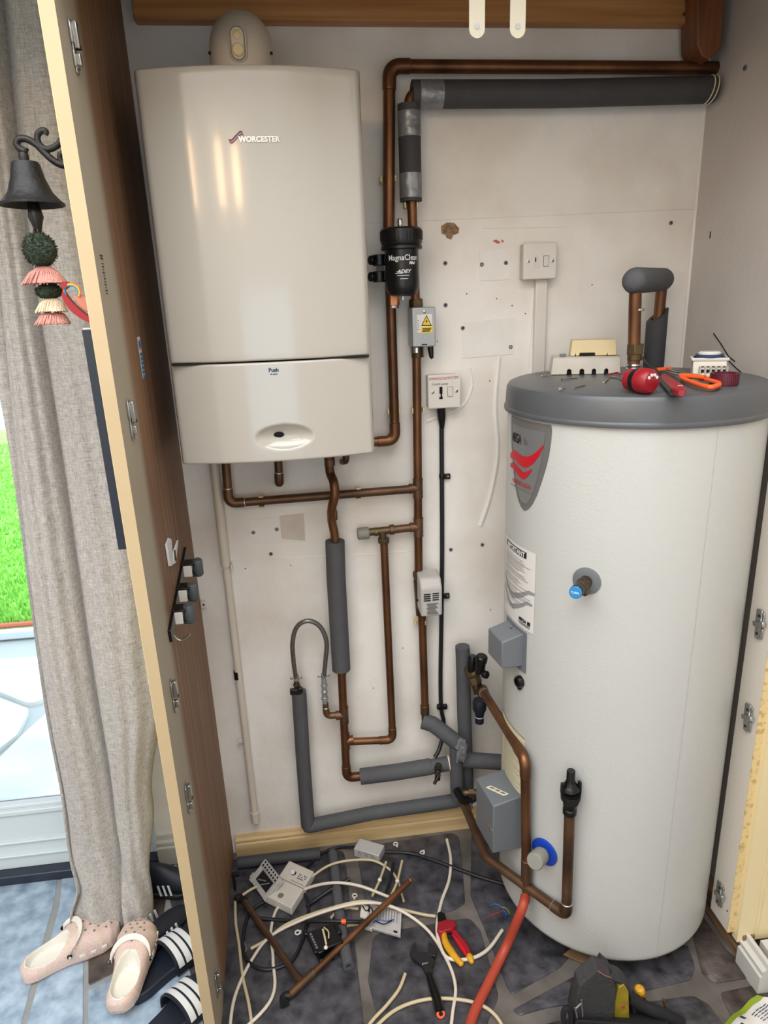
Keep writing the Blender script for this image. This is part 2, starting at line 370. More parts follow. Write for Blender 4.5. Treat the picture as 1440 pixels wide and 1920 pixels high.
# skirtings
def skirt_prof(h, t): return [(0, 0), (-t, 0), (-t, h*.62), (-t*.72, h*.66), (-t*.85, h*.72), (-t*.85, h*.80), (-t*.45, h*.86), (-t*.35, h), (0, h)]
bb = B(); bb.prism([Vector((-.29, y, z)) for y, z in skirt_prof(.068, .018)], (1.31, 0, 0)); struct('baseboard_back', bb, M['pine_new'], smooth=False)
bb = B(); bb.prism([Vector((-.52, y, z)) for y, z in skirt_prof(.10, .018)], (.205, 0, 0)); struct('baseboard_left', bb, M['white_gloss'], smooth=False)
bb = B(); bb.prism([Vector((1.002+y*1.4, -.565, z)) for y, z in skirt_prof(.085, .02)], (0, -.085, 0)); bb.box((1.22, -.62, .04), (.40, .08, .08)); struct('baseboard_right', bb, M['white_gloss'], smooth=False)
bb = B(); bb.box((.999, -.42, .042), (.031, .30, .085)); struct('trim_5', bb, M['timber'], bevel=.003)
# roof battens
bb = B(); a, c = W(245, 37, -.025), W(1318, 49, -.025); z0 = (a.z+c.z)/2
bb.box(((-.29+.955)/2, -.018, z0+.035), (1.245, .036, .072)); bt = struct('trim_1', bb, M['pine_batten'], bevel=.003)
p = W(1336, 50, -.05)
pts = [(1307, -30), (1308, 84), (1316, 103), (1330, 113), (1353, 88), (1360, -30)]
bb = B(); bb.prism([W(x, y, -.085) for x, y in pts], (0, .07, 0)); struct('trim_2', bb, M['pine_post'], bevel=.003)
bb = B(); bb.box((.35, -.59, 2.30), (1.38, .05, .40)); struct('trim_3', bb, M['door_cream'])  # unseen rail for the straps, made deep and low to shade the boiler top
bb = B(); bb.box((-1.74, -.59, 2.28), (2.72, .05, .48)); bb.box((-1.74, -.285, 2.50), (2.72, .56, .02)); struct('shade_fascia', bb, M['white_gloss'])  # unseen fascia and top board, added to shade the curtain
bb = B(); bb.box((.35, -.285, 2.44), (1.32, .56, .02)); struct('cupboard_ceiling', bb, M['inner_white'])
bb = B(); bb.box((-1.95, -3.45, 1.7), (2.3, .1, 3.4)); bb.box((1.0, -3.45, 1.7), (1.2, .1, 3.4)); bb.box((-.2, -3.45, .35), (1.2, .1, .7)); bb.box((-.2, -3.45, 2.55), (1.2, .1, 1.7)); struct('wall_rear', bb, M['wall'])
bb = B(); bb.box((-3.15, -1.7, 1.7), (.1, 3.6, 3.4)); struct('wall_left', bb, M['wall'])
bb = B(); bb.box((-2.4, .05, 1.7), (1.4, .1, 3.4)); struct('wall_back_beside_door', bb, M['wall'])
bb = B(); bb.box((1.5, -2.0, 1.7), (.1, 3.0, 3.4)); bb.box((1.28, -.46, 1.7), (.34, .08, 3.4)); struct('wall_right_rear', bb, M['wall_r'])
bb = B(); bb.lathe([(.004, 0), (.004, .002)], W(1282, 27, -.036), (0, -1, 0), 10); obj('screw_head', bb, M['chrome'], bt)

# floor: one sheet of mortar with the flags bedded in it
fl = B(); fl.box((-.8, -2.1, -.05), (4.8, 4.3, .1))
def flag(pts, mi, h=.003, rnd=.03):
    P = [F(x, y, 0) for x, y in pts]; Q = fil(P+[P[0], P[1]], rnd, 5)
    mid = (P[0]+P[1])/2; ring = []
    n = len(P); ring = []
    for i in range(n):
        a, b_, c = P[i-1], P[i], P[(i+1) % n]; seg = fil([a+(b_-a)*.5, b_, b_+(c-b_)*.5], rnd, 5); ring += seg[:-1]
    cen = sum(ring, Vector())/len(ring)
    fl.mi = mi; fl.rings([[Vector((q.x, q.y, -.001)) for q in ring], [Vector((q.x, q.y, h*.6)) for q in ring], [Vector((q.x+(cen.x-q.x)*.012, q.y+(cen.y-q.y)*.012, h)) for q in ring]]); fl.mi = 0
flag([(300, 1620), (440, 1612), (645, 1592), (660, 1720), (672, 1830), (690, 1990), (400, 1990)], 1)
flag([(668, 1590), (860, 1560), (868, 1640), (872, 1695), (850, 1708), (705, 1738), (686, 1700)], 1)
flag([(700, 1752), (880, 1722), (900, 1745), (935, 1870), (915, 1915), (900, 1990), (728, 1990), (690, 1840)], 1)
flag([(884, 1560), (960, 1540), (1000, 1650), (1080, 1780), (1050, 1815), (960, 1866), (950, 1850), (905, 1735), (882, 1680)], 1)
flag([(960, 1895), (1080, 1830), (1140, 1800), (1240, 1790), (1290, 1770), (1303, 1815), (1296, 1838), (1180, 1866), (1020, 1892), (975, 1905)], 1)
flag([(1010, 1925), (1150, 1888), (1300, 1868), (1330, 1885), (1400, 1990), (960, 1990)], 1)
flag([(1300, 1760), (1305, 1700), (1360, 1780), (1418, 1832), (1340, 1845), (1316, 1826)], 2)
flag([(1350, 1862), (1425, 1846), (1500, 1920), (1500, 1990), (1400, 1960), (1362, 1890)], 2)
flag([(1000, 1640), (1270, 1690), (1290, 1755), (1240, 1775), (1110, 1775)], 2)
# tiles beyond the side panel
flag([(-400, 1990), (-400, 1680), (0, 1652), (108, 1640), (102, 1690), (72, 1800), (34, 1940), (20, 1990)], 3, rnd=.008)
flag([(118, 1640), (158, 1632), (156, 1990), (40, 1990), (48, 1930), (84, 1802), (112, 1700)], 3, rnd=.008)
flag([(165, 1632), (312, 1624), (312, 1680), (300, 1760), (262, 1800), (166, 1850)], 2, rnd=.008)
flag([(166, 1858), (262, 1806), (305, 1765), (330, 1720), (400, 1990), (164, 1990)], 3, rnd=.008)
fl.mi = 4; fl.poly([F(x, y, .0009) for x, y in ((-420, 1990), (-420, 1640), (0, 1640), (312, 1622), (318, 1640), (402, 1990))]); fl.mi = 0
struct('floor', fl, [M['mortar'], M['slate'], M['slate2'], M['slate_sky'], M['grout']], angle=60)

# patio door and what lies outside it
z_rail_top = W(60, 1512, .02).z; z_sill = W(60, 1630, 0).z
dr = thing('door_1', 'white patio door with lower rail behind the grey curtain', 'door', (-1.1, .03, 0)); dr['kind'] = 'structure'
zr = W(60, 1522, .02).z
bb = B(); bb.box((-1.12, .035, (.03+zr)/2), (1.0, .05, zr-.03)); obj('bottom_rail', bb, M['upvc'], dr, bevel=.004)
zz = W(60, 1575, .01).z; bb = B(); bb.box((-1.12, .006, zz), (1.0, .006, .003)); bb.box((-1.12, .006, W(60, 1600, .01).z), (1.0, .006, .003)); obj('rail_ridge', bb, M['upvc'], dr)
bb = B(); bb.box((-1.12, .018, zr+.012), (1.0, .03, .016)); bb.box((-1.12, .03, zr+.026), (1.0, .03, .012)); obj('glazing_bead', bb, M['upvc'], dr, bevel=.003)
bb = B(); bb.box((-.557, .035, 1.16), (.086, .05, 2.28)); bb.box((-1.66, .035, 1.16), (.08, .05, 2.28)); bb.box((-1.1, .035, 2.29), (1.06, .05, .06)); obj('door_frame', bb, M['upvc'], dr, bevel=.003)
bb = B(); bb.box((-1.12, .04, (zr+2.26)/2), (1.0, .006, 2.26-zr-.02)); obj('pane', bb, M['glass'], dr, smooth=False)
bb = B(); bb.box((-1.1, .012, .016), (1.16, .07, .032)); obj('threshold', bb, M['dark_sill'], dr, bevel=.004)
bb = B(); bb.box((-2.6, 4.6, -.13), (9.0, 9.0, .02)); struct('ground_outside', bb, M['joint'])
pv = B(); yl = F(20, 1185, -.1).y
def pave(pts, h=.0):
    n = len(pts); P = [Vector((x, y, 0)) for x, y in pts]; ring = []
    for i in range(n):
        a, b_, c = P[i-1], P[i], P[(i+1) % n]; ring += fil([a+(b_-a)*.5, b_, b_+(c-b_)*.5], .05, 4)[:-1]
    pv.rings([[Vector((q.x, q.y, -.12)) for q in ring], [Vector((q.x, q.y, -.098)) for q in ring]])
def pq(pts): return [tuple(F(x, y, -.1)[:2]) for x, y in pts]
pave(pq([(45, 1375), (140, 1290), (190, 1330), (220, 1500), (200, 1640), (-60, 1700), (-120, 1540)]))
pave(pq([(-150, 1520), (32, 1378), (55, 1330), (-50, 1290), (-160, 1330)]))
pave(pq([(-40, 1282), (62, 1322), (135, 1278), (150, 1225), (-20, 1238)]))
pave(pq([(-220, 1320), (-55, 1282), (-35, 1240), (-220, 1240)]))
struct('patio_path', pv, M['paving'])
bb = B(); bb.box((-2.6, yl-.06, -.085), (9, .05, .05)); struct('drain_kerb', bb, M['upvc'], bevel=.01)
bb = B(); bb.tube([Vector((x, yl+.03+.008*math.sin(x*3), -.075)) for x in [-7+.2*i for i in range(50)]], .016, 8); tag(obj('garden_hose', bb, M['terracotta']), 'terracotta coloured hose lying along the edge of the lawn', 'hose')
# lawn blades
random.seed(3); lw = B()
y0l = yl+.05
lw.box((-3.4, y0l+3.7, -.115), (5.6, 7.4, .03))
for i in range(26000):
    t = random.random()**1.6; y = y0l+.02+t*6.0; xc = -1.02-.5*(y+0.0); x = xc+random.uniform(-.75, .75)*(1+.25*y)
    h = random.uniform(.025, .055); a = random.uniform(0, PI); w = random.uniform(.004, .008)*(1+.2*y); dx, dy = math.cos(a)*w, math.sin(a)*w
    l = Vector((random.uniform(-.02, .02), random.uniform(-.02, .02), h)); p = Vector((x, y, -.101))
    lw._f([lw.bm.verts.new(p+Vector((dx, dy, 0))), lw.bm.verts.new(p-Vector((dx, dy, 0))), lw.bm.verts.new(p+l)])
o = obj('grass', lw, M['lawn'], smooth=False); tag(o, 'bright green lawn beyond the stone patio outside', 'grass', kind='stuff')

# curtain
bb = B(); rows = []
def lerp(a, b_, t): return a+(b_-a)*t
def pw(z, ks):
    if z <= ks[0][0]: return ks[0][1]
    for (a, va), (c, vc) in zip(ks, ks[1:]):
        if z <= c: t = (z-a)/(c-a); t = t*t*(3-2*t); return va+(vc-va)*t
    return ks[-1][1]
ctop = 2.45
for iz in range(81):
    z = .006+ctop*(iz/80)**1.25
    e0 = pw(z, [(0, -.712), (.06, -.704), (.15, -.676), (.24, -.682), (.5, -.672), (1.42, -.634), (2.45, -.60)])
    c1 = max(e0+.006, -.592+(z-1.592)*.092); c1 = min(c1, -.545)
    c2 = pw(z, [(0, -.575), (.25, -.556), (.56, -.545), (1.546, -.521), (2.45, -.478)])
    r0 = pw(z, [(0, -.498), (.15, -.492), (.38, -.458), (.75, -.385), (1.05, -.352), (2.45, -.352)])
    row = []
    f0 = min(1, max(0, (z-.10)/.5))
    for (xa, xb, n_, amp) in ((e0, c1, 8, .020), (c1, c2, 26, .058*(.55+.45*f0)), (c2, r0, 32, .064*(.5+.5*f0))):
        for k in range(n_+(1 if xb == r0 else 0)):
            t = k/n_; sft = t-.10*math.sin(2*PI*t)/(2*PI); y = -.190-amp*max(0, 4*t*(1-t))**.55
            y += .004*math.sin(23*t+3*z)*f0
            if z < .42: q = (1-z/.42); y += -.035*q*q+.012*q*math.sin(11*t+22*z+xa*30)
            row.append(Vector((lerp(xa, xb, t), y, z)))
    rows.append(row)
bb.rings(rows, closed=False)
cu = obj('curtain', bb, M['curtain'], angle=180); md = cu.modifiers.new('thick', 'SOLIDIFY'); md.thickness = .004; md.offset = 0
tag(cu, 'floor length grey woven curtain hanging beside the patio door', 'curtain')

# cupboard side panel (left) with hinge plates and stickers
TH = .021
bb = B(); yb, yf = -.0005, -.60; zt = 2.5
c8 = [pan(yb, 0), pan(yf, 0), pan(yf, 0)-Vector((TH, 0, 0)), pan(yb, 0)-Vector((TH, 0, 0)), pan(yb, zt), pan(yf, zt), pan(yf, zt)-Vector((TH, 0, 0)), pan(yb, zt)-Vector((TH, 0, 0))]
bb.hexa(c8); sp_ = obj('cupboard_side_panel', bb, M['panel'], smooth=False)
tag(sp_, 'tall wood laminate cupboard side panel with cream front edge, left of the boiler', 'cupboard panel')
bb = B(); e = .0012
bb.hexa([pan(yf, 0, .0004), pan(yf-e, 0, .0004), pan(yf-e, 0)-Vector((TH+.0004, 0, 0)), pan(yf, 0)-Vector((TH+.0004, 0, 0)), pan(yf, zt, .0004), pan(yf-e, zt, .0004), pan(yf-e, zt)-Vector((TH+.0004, 0, 0)), pan(yf, zt)-Vector((TH+.0004, 0, 0))])
o = obj('edge_band', bb, M['cedge'], sp_, smooth=False); o['label'] = 'cream painted front edge'
bb = B(); bb.hexa([p-Vector((TH+.0005, 0, 0)) for p in (pan(yb, 0), pan(yf, 0), pan(yf, 0)-Vector((.0008, 0, 0)), pan(yb, 0)-Vector((.0008, 0, 0)), pan(yb, zt), pan(yf, zt), pan(yf, zt)-Vector((.0008, 0, 0)), pan(yb, zt)-Vector((.0008, 0, 0)))])
obj('outer_face', bb, M['door_cream'], sp_, smooth=False)
# local frame of the panel face: n out of the face (+X), v = depth (+Y), w = up
def pbox(b, y, z, sy, sz, t0, t1, tilt=0.0, seg=None):
    c, s = math.cos(tilt), math.sin(tilt)
    q = [(-sy/2, -sz/2), (sy/2, -sz/2), (sy/2, sz/2), (-sy/2, sz/2)]
    pts = [(y+a*c-d*s, z+a*s+d*c) for a, d in q]
    b.hexa([pan(a, d, t0) for a, d in pts]+[pan(a, d, t1) for a, d in pts]); return b
def hinge_plate(px, py):
    p = PN(px, py); y, z = p.y, p.z
    b = B(); pbox(b, y, z+.014, .026, .028, 0, .004); pbox(b, y, z-.020, .024, .022, 0, .004); pbox(b, y, z-.003, .016, .07, 0, .003)
    o = obj('hinge_plate', b, M['chrome'], sp_, bevel=.0012)
    b = B(); pbox(b, y, z+.012, .012, .036, .0035, .011); pbox(b, y, z-.020, .011, .016, .0035, .010); obj('plate_boss', b, M['chrome'], o, bevel=.0015)
    b = B(); b.lathe([(.0035, .004), (.0035, .0118)], pan(y, z-.004), PNN, 10); obj('plate_screw', b, M['iron'], o)
for x, y in ((136, 84), (243, 785), (323, 1302), (350, 1494), (405, 1843)): hinge_plate(x, y)
# barcode sticker and blue safety sticker
p = PN(196, 522); b = B(); random.seed(2)
for i in range(11): pbox(b, p.y+random.uniform(-.001, .001), p.z+.022-i*.0045, .014-.003*(i % 3), .0022 if i % 2 else .0012, .0003, .0006)
for i in range(2): pbox(b, p.y, p.z+.034-i*.004, .018, .0022, .0003, .0006)
o = obj('barcode', b, M['ink'], sp_, smooth=False)
def psticker(x, y0, y1, wpx):
    a, c = PN(x, y0), PN(x+9, y1); return a, c
a = PN(259, 640); c = PN(270, 700)
b = B(); pbox(b, (a.y+c.y)/2, (a.z+c.z)/2, .026, .078, .0002, .0006); o = obj('safety_sticker', b, M['label'], sp_, smooth=False)
b = B(); b.lathe([(.009, .0008), (.009, .0010)], pan((a.y+c.y)/2, (a.z+c.z)/2+.024), PNN, 20)
zc = (a.z+c.z)/2
for i in range(6): pbox(b, (a.y+c.y)/2, zc+.006-i*.0085, .021, .0062, .0008, .0010)
obj('sticker_print', b, M['blue_cap'], o, smooth=False)

# right-hand cupboard side with hinge plates and its grooved cream door leaf
rs = thing('cupboard_return', 'pale cupboard return with three hinge plates and cream grooved front, right of the cylinder', 'cupboard panel', (.96, -.55, .1))
XR = .952; zb = .10
yfr = XP(1362, 1753, XR).y; ybk = min(-.479, XP(1328, 1690, XR).y); zb = (XP(1362, 1753, XR).z+XP(1328, 1690, XR).z)/2
bb = B(); bb.box((XR+.009, (yfr+ybk)/2, (zb+2.4)/2), (.018, ybk-yfr, 2.4-zb)); obj('side_board', bb, M['inner_white'], rs, smooth=False)
bb = B(); bb.box((XR+.009, yfr-.0012, (zb+2.4)/2), (.0185, .002, 2.4-zb)); o = obj('worn_edge', bb, M['worn'], rs, smooth=False); o['label'] = 'worn cream edge with chipped paint'
zl = W(1390, 1764, yfr-.014).z
b = B(); x0 = XR+.0182; fy = yfr-.016; fw_ = .022
pr = [(x0, yfr+.004)]; x = x0; pr = [(x0, fy)]
gx = [x0+.044, x0+.054, x0+.14, x0+.15]
for g_ in gx: pr += [(g_-.0018, fy), (g_, fy+.003), (g_+.0018, fy)]
pr += [(x0+.34, fy), (x0+.34, fy+.020), (x0, fy+.020)]
b.prism([Vector((x, y, zl)) for x, y in pr], (0, 0, 2.4-zl)); obj('grooved_front', b, M['door_cream'], rs, smooth=False)
for x, y in ((1426, 1170), (1404, 1345), (1351, 1676)):
    p = XP(x, y, XR); b = B()
    b.box((XR-.002, p.y, p.z+.016), (.005, .026, .03)); b.box((XR-.002, p.y-.002, p.z-.018), (.005, .024, .024)); b.box((XR-.003, p.y, p.z), (.006, .014, .068))
    o = obj('hinge_plate', b, M['chrome'], rs, bevel=.0012)
    b = B(); b.box((XR-.008, p.y-.006, p.z+.004), (.008, .034, .011), Matrix.Rotation(-.35, 3, 'X')); obj('plate_arm', b, M['chrome'], o, bevel=.0015)
    b = B(); b.lathe([(.0035, .004), (.0035, .0068)], (XR, p.y, p.z+.02), (-1, 0, 0), 10); b.lathe([(.0035, .004), (.0035, .0068)], (XR, p.y, p.z-.022), (-1, 0, 0), 10); obj('plate_screw', b, M['iron'], o)
p = XP(1364, 1708, XR); b = B(); b.lathe([(.002, 0), (.002, .001)], p, (-1, 0, 0), 8); obj('screw_hole', b, M['hole'], rs)

# two white metal straps hanging from the front rail
def strap(x, y0, lab):
    w = .0123; lo = W(x, 72, -.5605); hi = 2.16; pts = []
    for k in range(13): a = PI+PI*k/12; pts.append(Vector((lo.x+w*math.cos(a), -.5605, lo.z+w+w*math.sin(a))))
    pts += [Vector((lo.x+w, -.5605, hi)), Vector((lo.x-w, -.5605, hi))]
    b = B(); b.prism(pts, (0, .0025, 0)); o = obj('metal_strap', b, M['strap'], bevel=.0004)
    tag(o, lab, 'metal strap', 'metal straps hanging from the top rail')
    b = B(); b.lathe([(.0042, 0), (.0042, .0006)], (lo.x, -.5606, lo.z+w+.004), (0, -1, 0), 14); obj('strap_hole', b, M['alu'], o)
strap(894.5, 0, 'white metal strap with a hole, the one nearer the boiler at the top'); strap(970.5, 0, 'white metal strap with a hole, the one nearer the timber post')
# ================================================================== boiler
XL_, XR_ = -.2525, .1485; ZT, ZS, ZB_ = 2.006, 1.4965, 1.2945; BF, BOW = -.33, .030
def bfront(u): return BF-BOW*(1-(2*u-1)**2)
boil = thing('boiler', 'large white wall hung boiler with a bowed front, glossy and splashed with warm lamp reflections', 'boiler', (-.05, -.17, ZB_))
def shell(b, z0, z1, dent=None, nu=64, nz=40, r=.010):
    # bowed front as a grid with rounded vertical edges, then sides, top and bottom
    us = [i/nu for i in range(nu+1)]
    def fy(u, z):
        y = bfront(u); e = min(u, 1-u)*(XR_-XL_)
        if e < r: y += r-math.sqrt(max(0, r*r-(r-e)**2))
        ez = min(z-z0, z1-z); q = .004
        if ez < q: y += (q-math.sqrt(max(0, q*q-(q-ez)**2)))
        if dent: y += dent(XL_+u*(XR_-XL_), z)
        return y
    ez_ = [0, .0004, .0012, .0025, .004]
    zs = [z0+e for e in ez_]+[z0+.004+(z1-z0-.008)*j/nz for j in range(1, nz)]+[z1-e for e in ez_[::-1]]
    g_ = [[b.bm.verts.new((XL_+u*(XR_-XL_), fy(u, z), z)) for u in us] for z in zs]
    for j in range(len(zs)-1):
        for i in range(nu): b._f([g_[j][i], g_[j][i+1], g_[j+1][i+1], g_[j+1][i]])
    bk = -.004
    bl = [[b.bm.verts.new((x, bk, z)) for z in zs] for x in (XL_, XR_)]
    for j in range(len(zs)-1):
        b._f([g_[j][0], g_[j+1][0], bl[0][j+1], bl[0][j]]); b._f([g_[j][nu], bl[1][j], bl[1][j+1], g_[j+1][nu]])
        b._f([bl[0][j], bl[0][j+1], bl[1][j+1], bl[1][j]])
    b._f(g_[0]+[bl[1][0], bl[0][0]]); b._f(g_[-1][::-1]+[bl[0][-1], bl[1][-1]])
    return b
obj('casing', shell(B(), ZS+.0016, ZT), M['boiler'], boil, angle=50)
dc = W(534, 818, -.35); dw, dh = .058, .026
def dent(x, z):
    q = ((x-dc.x)/dw)**2+((z-dc.z)/dh)**2
    return .015*(1-q)**.8*1 if q < 1 else 0
b = B(); shell(b, ZB_, ZS-.0016, dent, 110, 70); o = obj('drop_down_flap', b, M['boiler'], boil, angle=50); o['label'] = 'lower flap with a dished oval recess'
b = B(); b.box(((XL_+XR_)/2, -.18, ZS), (XR_-XL_-.012, .33, .0036)); obj('flap_gap', b, M['hole'], boil, smooth=False)
h = W(523, 815, -.348); b = B(); b.lathe([(.0105, -.001), (.0105, .0006)], (h.x, bfront(.5)+.0125, h.z), (0, -1, -.25), 22); ho = obj('dial_hole', b, M['hole'], boil)
for v in ho.data.vertices: v.co.z = h.z+(v.co.z-h.z)*.62
def bsurf(px, py, off=.0006):
    p = W(px, py, -.35)
    for _ in range(3): u = (p.x-XL_)/(XR_-XL_); p = W(px, py, bfront(u)-off)
    return p
def ontoboiler(c, o, off=.0006):
    x = o.x+c.x; u = (x-XL_)/(XR_-XL_); return Vector((x, bfront(u)-off-c.z, o.z+c.y))
# logo
a, c = bsurf(447, 261), bsurf(524, 261); wd = c.x-a.x
me = text_mesh('WORCESTER', 1, 0, .012); ws = max(v.co.x for v in me.vertices)-min(v.co.x for v in me.vertices); bpy.data.meshes.remove(me)
s_ = wd/ws*1.0
me = text_mesh('WORCESTER', s_, .0009, .0005); oc = bsurf(486, 261.5); b = B(); b.mesh(me, lambda v: ontoboiler(Vector((v.x, v.y*1.0, v.z)), oc, .0010)); lg = obj('logo_lettering', b, M['silver_text'], boil, smooth=False)
def swoosh(pts, th, m, off):
    b = B(); P = [bsurf(x, y, off) for x, y in pts]; P = spl(P, 5); up = [p+Vector((0, 0, th)) for p in P]
    b.rings([P, up, [p+Vector((0, -.001, 0)) for p in up], [p+Vector((0, -.001, 0)) for p in P], P], closed=False); return obj('logo_swoosh', b, m, lg, smooth=False)
cv = [(429, 264), (434, 265), (441, 258), (449, 250), (453, 249), (455.5, 253)]
swoosh(cv, .0030, M['navy'], .0006); swoosh([(x+.8, y+2) for x, y in cv], .0016, M['white_text'], .0007); swoosh([(x+1.4, y+3.6) for x, y in cv], .0026, M['maroon_en'], .0008)
oc = bsurf(513, 694); b = B(); me = text_mesh('Push', .0105, .0001, .0004); b.mesh(me, lambda v: ontoboiler(v, oc, .0007)); me = text_mesh('to open', .0045, .0001, .0001); b.mesh(me, lambda v: ontoboiler(v+Vector((0, -.0075, 0)), oc, .0007)); obj('push_print', b, M['ink_blue'], boil, smooth=False)
# flue elbow rising from the top
fc = Vector((W(452, 100, -.19).x, -.19, ZT)); fr = .0615
fl_ = B(); fl_.lathe([(fr+.006, -.006), (fr+.006, .012), (fr+.003, .016), (fr, .018), (fr, .034)], fc, (0, 0, 1), 40, caps=False)
bend = [fc+Vector((0, 0, .030))]+[fc+Vector((0, .064*(1-math.cos(t)), .030+.064*math.sin(t))) for t in [PI/2*k/12 for k in range(1, 13)]]+[fc+Vector((0, .186, .094))]
fl_.tube(bend, fr, 40); fo = obj('flue_elbow', fl_, M['boiler_top'], boil, angle=50)
pc = W(452, 40, -.25); pn = Vector((0, -1, .18)).normalized()
cz = fc.z+.052; cen = Vector((fc.x-.002, fc.y-fr+.003, cz))
def pill(b, r, hgt, d0, d1, c):
    pts = []
    for k in range(13): a = PI*k/12; pts.append((r*math.cos(a), hgt+r*math.sin(a)))
    for k in range(13): a = PI+PI*k/12; pts.append((r*math.cos(a), -hgt+r*math.sin(a)))
    b.prism([c+Vector((x, d0, z)) for x, z in pts], (0, d1-d0, 0))
b = B(); pill(b, .0165, .015, .012, -.006, cen+Vector((0, 0, .012))); ip = obj('inspection_plate', b, M['boiler_top'], fo, bevel=.003)
b = B(); pill(b, .0138, .0148, 0, -.0068, cen+Vector((0, 0, .012))); obj('plate_groove', b, M['seal'], ip)
b = B(); pill(b, .0122, .0148, 0, -.0074, cen+Vector((0, 0, .012))); obj('plate_face', b, M['boiler_top'], ip, bevel=.002)
b = B(); b.lathe([(.0112, 0), (.0112, .004), (.009, .006), (.0, .0064)], cen+Vector((0, -.006, .001)), (0, -1, 0), 24); b.lathe([(.008, 0), (.008, .003), (.004, .006), (0, .0065)], cen+Vector((0, -.006, .026)), (0, -1, 0), 20); obj('test_cap', b, M['cream'], ip)
for sx in (-1, 1):
    b = B(); b.lathe([(.003, -.002), (.003, .002)], fc+Vector((sx*(fr-.003), -.018, .062)), (sx, -.35, 0), 8); obj('flue_screw', b, M['iron'], fo)
b = B(); b.lathe([(fr+.0004, .026), (fr+.0004, .0274)], fc, (0, 0, 1), 40); obj('collar_seam', b, M['seal'], fo)

# ================================================================== pipework
def pipe(name, label, pts, r, m, rad=.028, fit=(), cat='pipe', group=None, ends=None, fitm=None, kk=7):
    b = B(); b.tube(fil(pts, rad, kk), r, 18); o = obj(name, b, m, angle=60); tag(o, label, cat, group)
    for i in fit: elbow(o, pts, i, r, rad, fitm or m)
    return o
def elbow(o, pts, i, r, rad, m, nm='pipe_elbow'):
    a, c, d = Vector(pts[i-1]), Vector(pts[i]), Vector(pts[i+1]); u = (a-c).normalized(); v = (d-c).normalized()
    ang = u.angle(v); L_ = rad/math.tan(ang/2)+r*1.1
    L1 = min(L_, (a-c).length*.95); L2 = min(L_, (d-c).length*.95)
    b = B(); P = fil([c+u*L1, c, c+v*L2], rad, 8); b.tube(P, r*1.13, 18); e = obj(nm, b, m, o, angle=60)
    for q, w in ((c+u*L1, u), (c+v*L2, v)):
        b = B(); b.lathe([(r*1.05, -.0004), (r*1.14, .0004), (r*1.12, .0022), (r*1.0, .0032)], q-w*.0005, w, 18); obj('solder_ring', b, M['solder'] if m is M['copper_old'] else m, e)
def tee(o, c, ax, br, r, m, nm='pipe_tee', L=.026):
    c = Vector(c); ax = Vector(ax).normalized(); br = Vector(br).normalized(); b = B()
    b.tube([c-ax*L, c+ax*L], r*1.14, 18); b.tube([c, c+br*L*.9], r*1.14, 18)
    for q, w in ((c-ax*L, -ax), (c+ax*L, ax), (c+br*L*.9, br)): b.lathe([(r*1.17, -.004), (r*1.19, -.002), (r*1.17, 0)], q, w, 18, caps=False)
    return obj(nm, b, m, o, angle=50)
def ring(o, c, ax, r, L, m, nm='coupling', hexa=False, bev=.001):
    b = B(); b.lathe([(r, -L/2), (r, L/2)], c, ax, 6 if hexa else 20); return obj(nm, b, m, o, bevel=bev)
def clip(o, px, py, y, r, nm='pipe_clip', m=None, vert=True):
    c = W(px, py, y); b = B()
    if vert:
        b.box((c.x, y+r*.9+.004, c.z), (r*2.6, .010, .013))
        for s in (-1, 1): b.box((c.x+s*(r+.0028), y+.002, c.z), (.0036, r*2.1, .013))
    else:
        b.box((c.x, y+r*.9+.004, c.z), (.013, .010, r*2.6))
        for s in (-1, 1): b.box((c.x, y+.002, c.z+s*(r+.0028)), (.013, r*2.1, .0036))
    return obj(nm, b, m or M['cream'], o, bevel=.001)
def sleeve(label, pts, r, m, rad=.02, hollow=None, name='pipe_insulation', seg=20, kk=4, parent=None):
    b = B(); b.tube(fil(pts, rad, kk) if len(pts) > 2 else pts, r, seg, hollow=hollow)
    o = obj(name, b, m, parent, angle=50)
    if parent is None: tag(o, label, 'pipe insulation')
    return o
def tape(o, p, q, r, nm='tape_wrap', m=None):
    b = B(); P = [Vector(p)+(Vector(q)-Vector(p))*(i/8) for i in range(9)]
    b.tube(P, [r*(1+.012*math.sin(i*2.3)) for i in range(9)], 22); return obj(nm, b, m or M['duct'], o, angle=60)
R22, R28, R15 = .0113, .0138, .0078
Y1 = -.036
# 1: high pipe from the side wall, round the corner and down to the filter
p1 = [Vector((1.013, Y1, W(1340, 127.5, Y1).z)), W(730, 124, Y1), W(729, 440, Y1)]
P1 = pipe('copper_pipe', 'long bare copper pipe running below the timber batten, then down left of the wrapped pipe', p1, R28, M['copper'], .03, fit=(1,))
clip(P1, 727, 336, Y1, R28)
q = [W(731, 520, Y1), W(741, 826, Y1), W(640, 832, Y1)]
PB = pipe('copper_pipe', 'copper pipe dropping from the black filter and turning in under the boiler', q, R22+.001, M['copper'], .03, fit=(1,))
clip(PB, 738, 770, Y1, R22); c_ = W(737, 562, Y1); ring(PB, c_, (0, 0, 1), .0165, .026, M['copper_new'], 'union_nut', True); ring(PB, W(737, 575, Y1), (0, 0, 1), .0145, .008, M['solder'], 'union_olive')
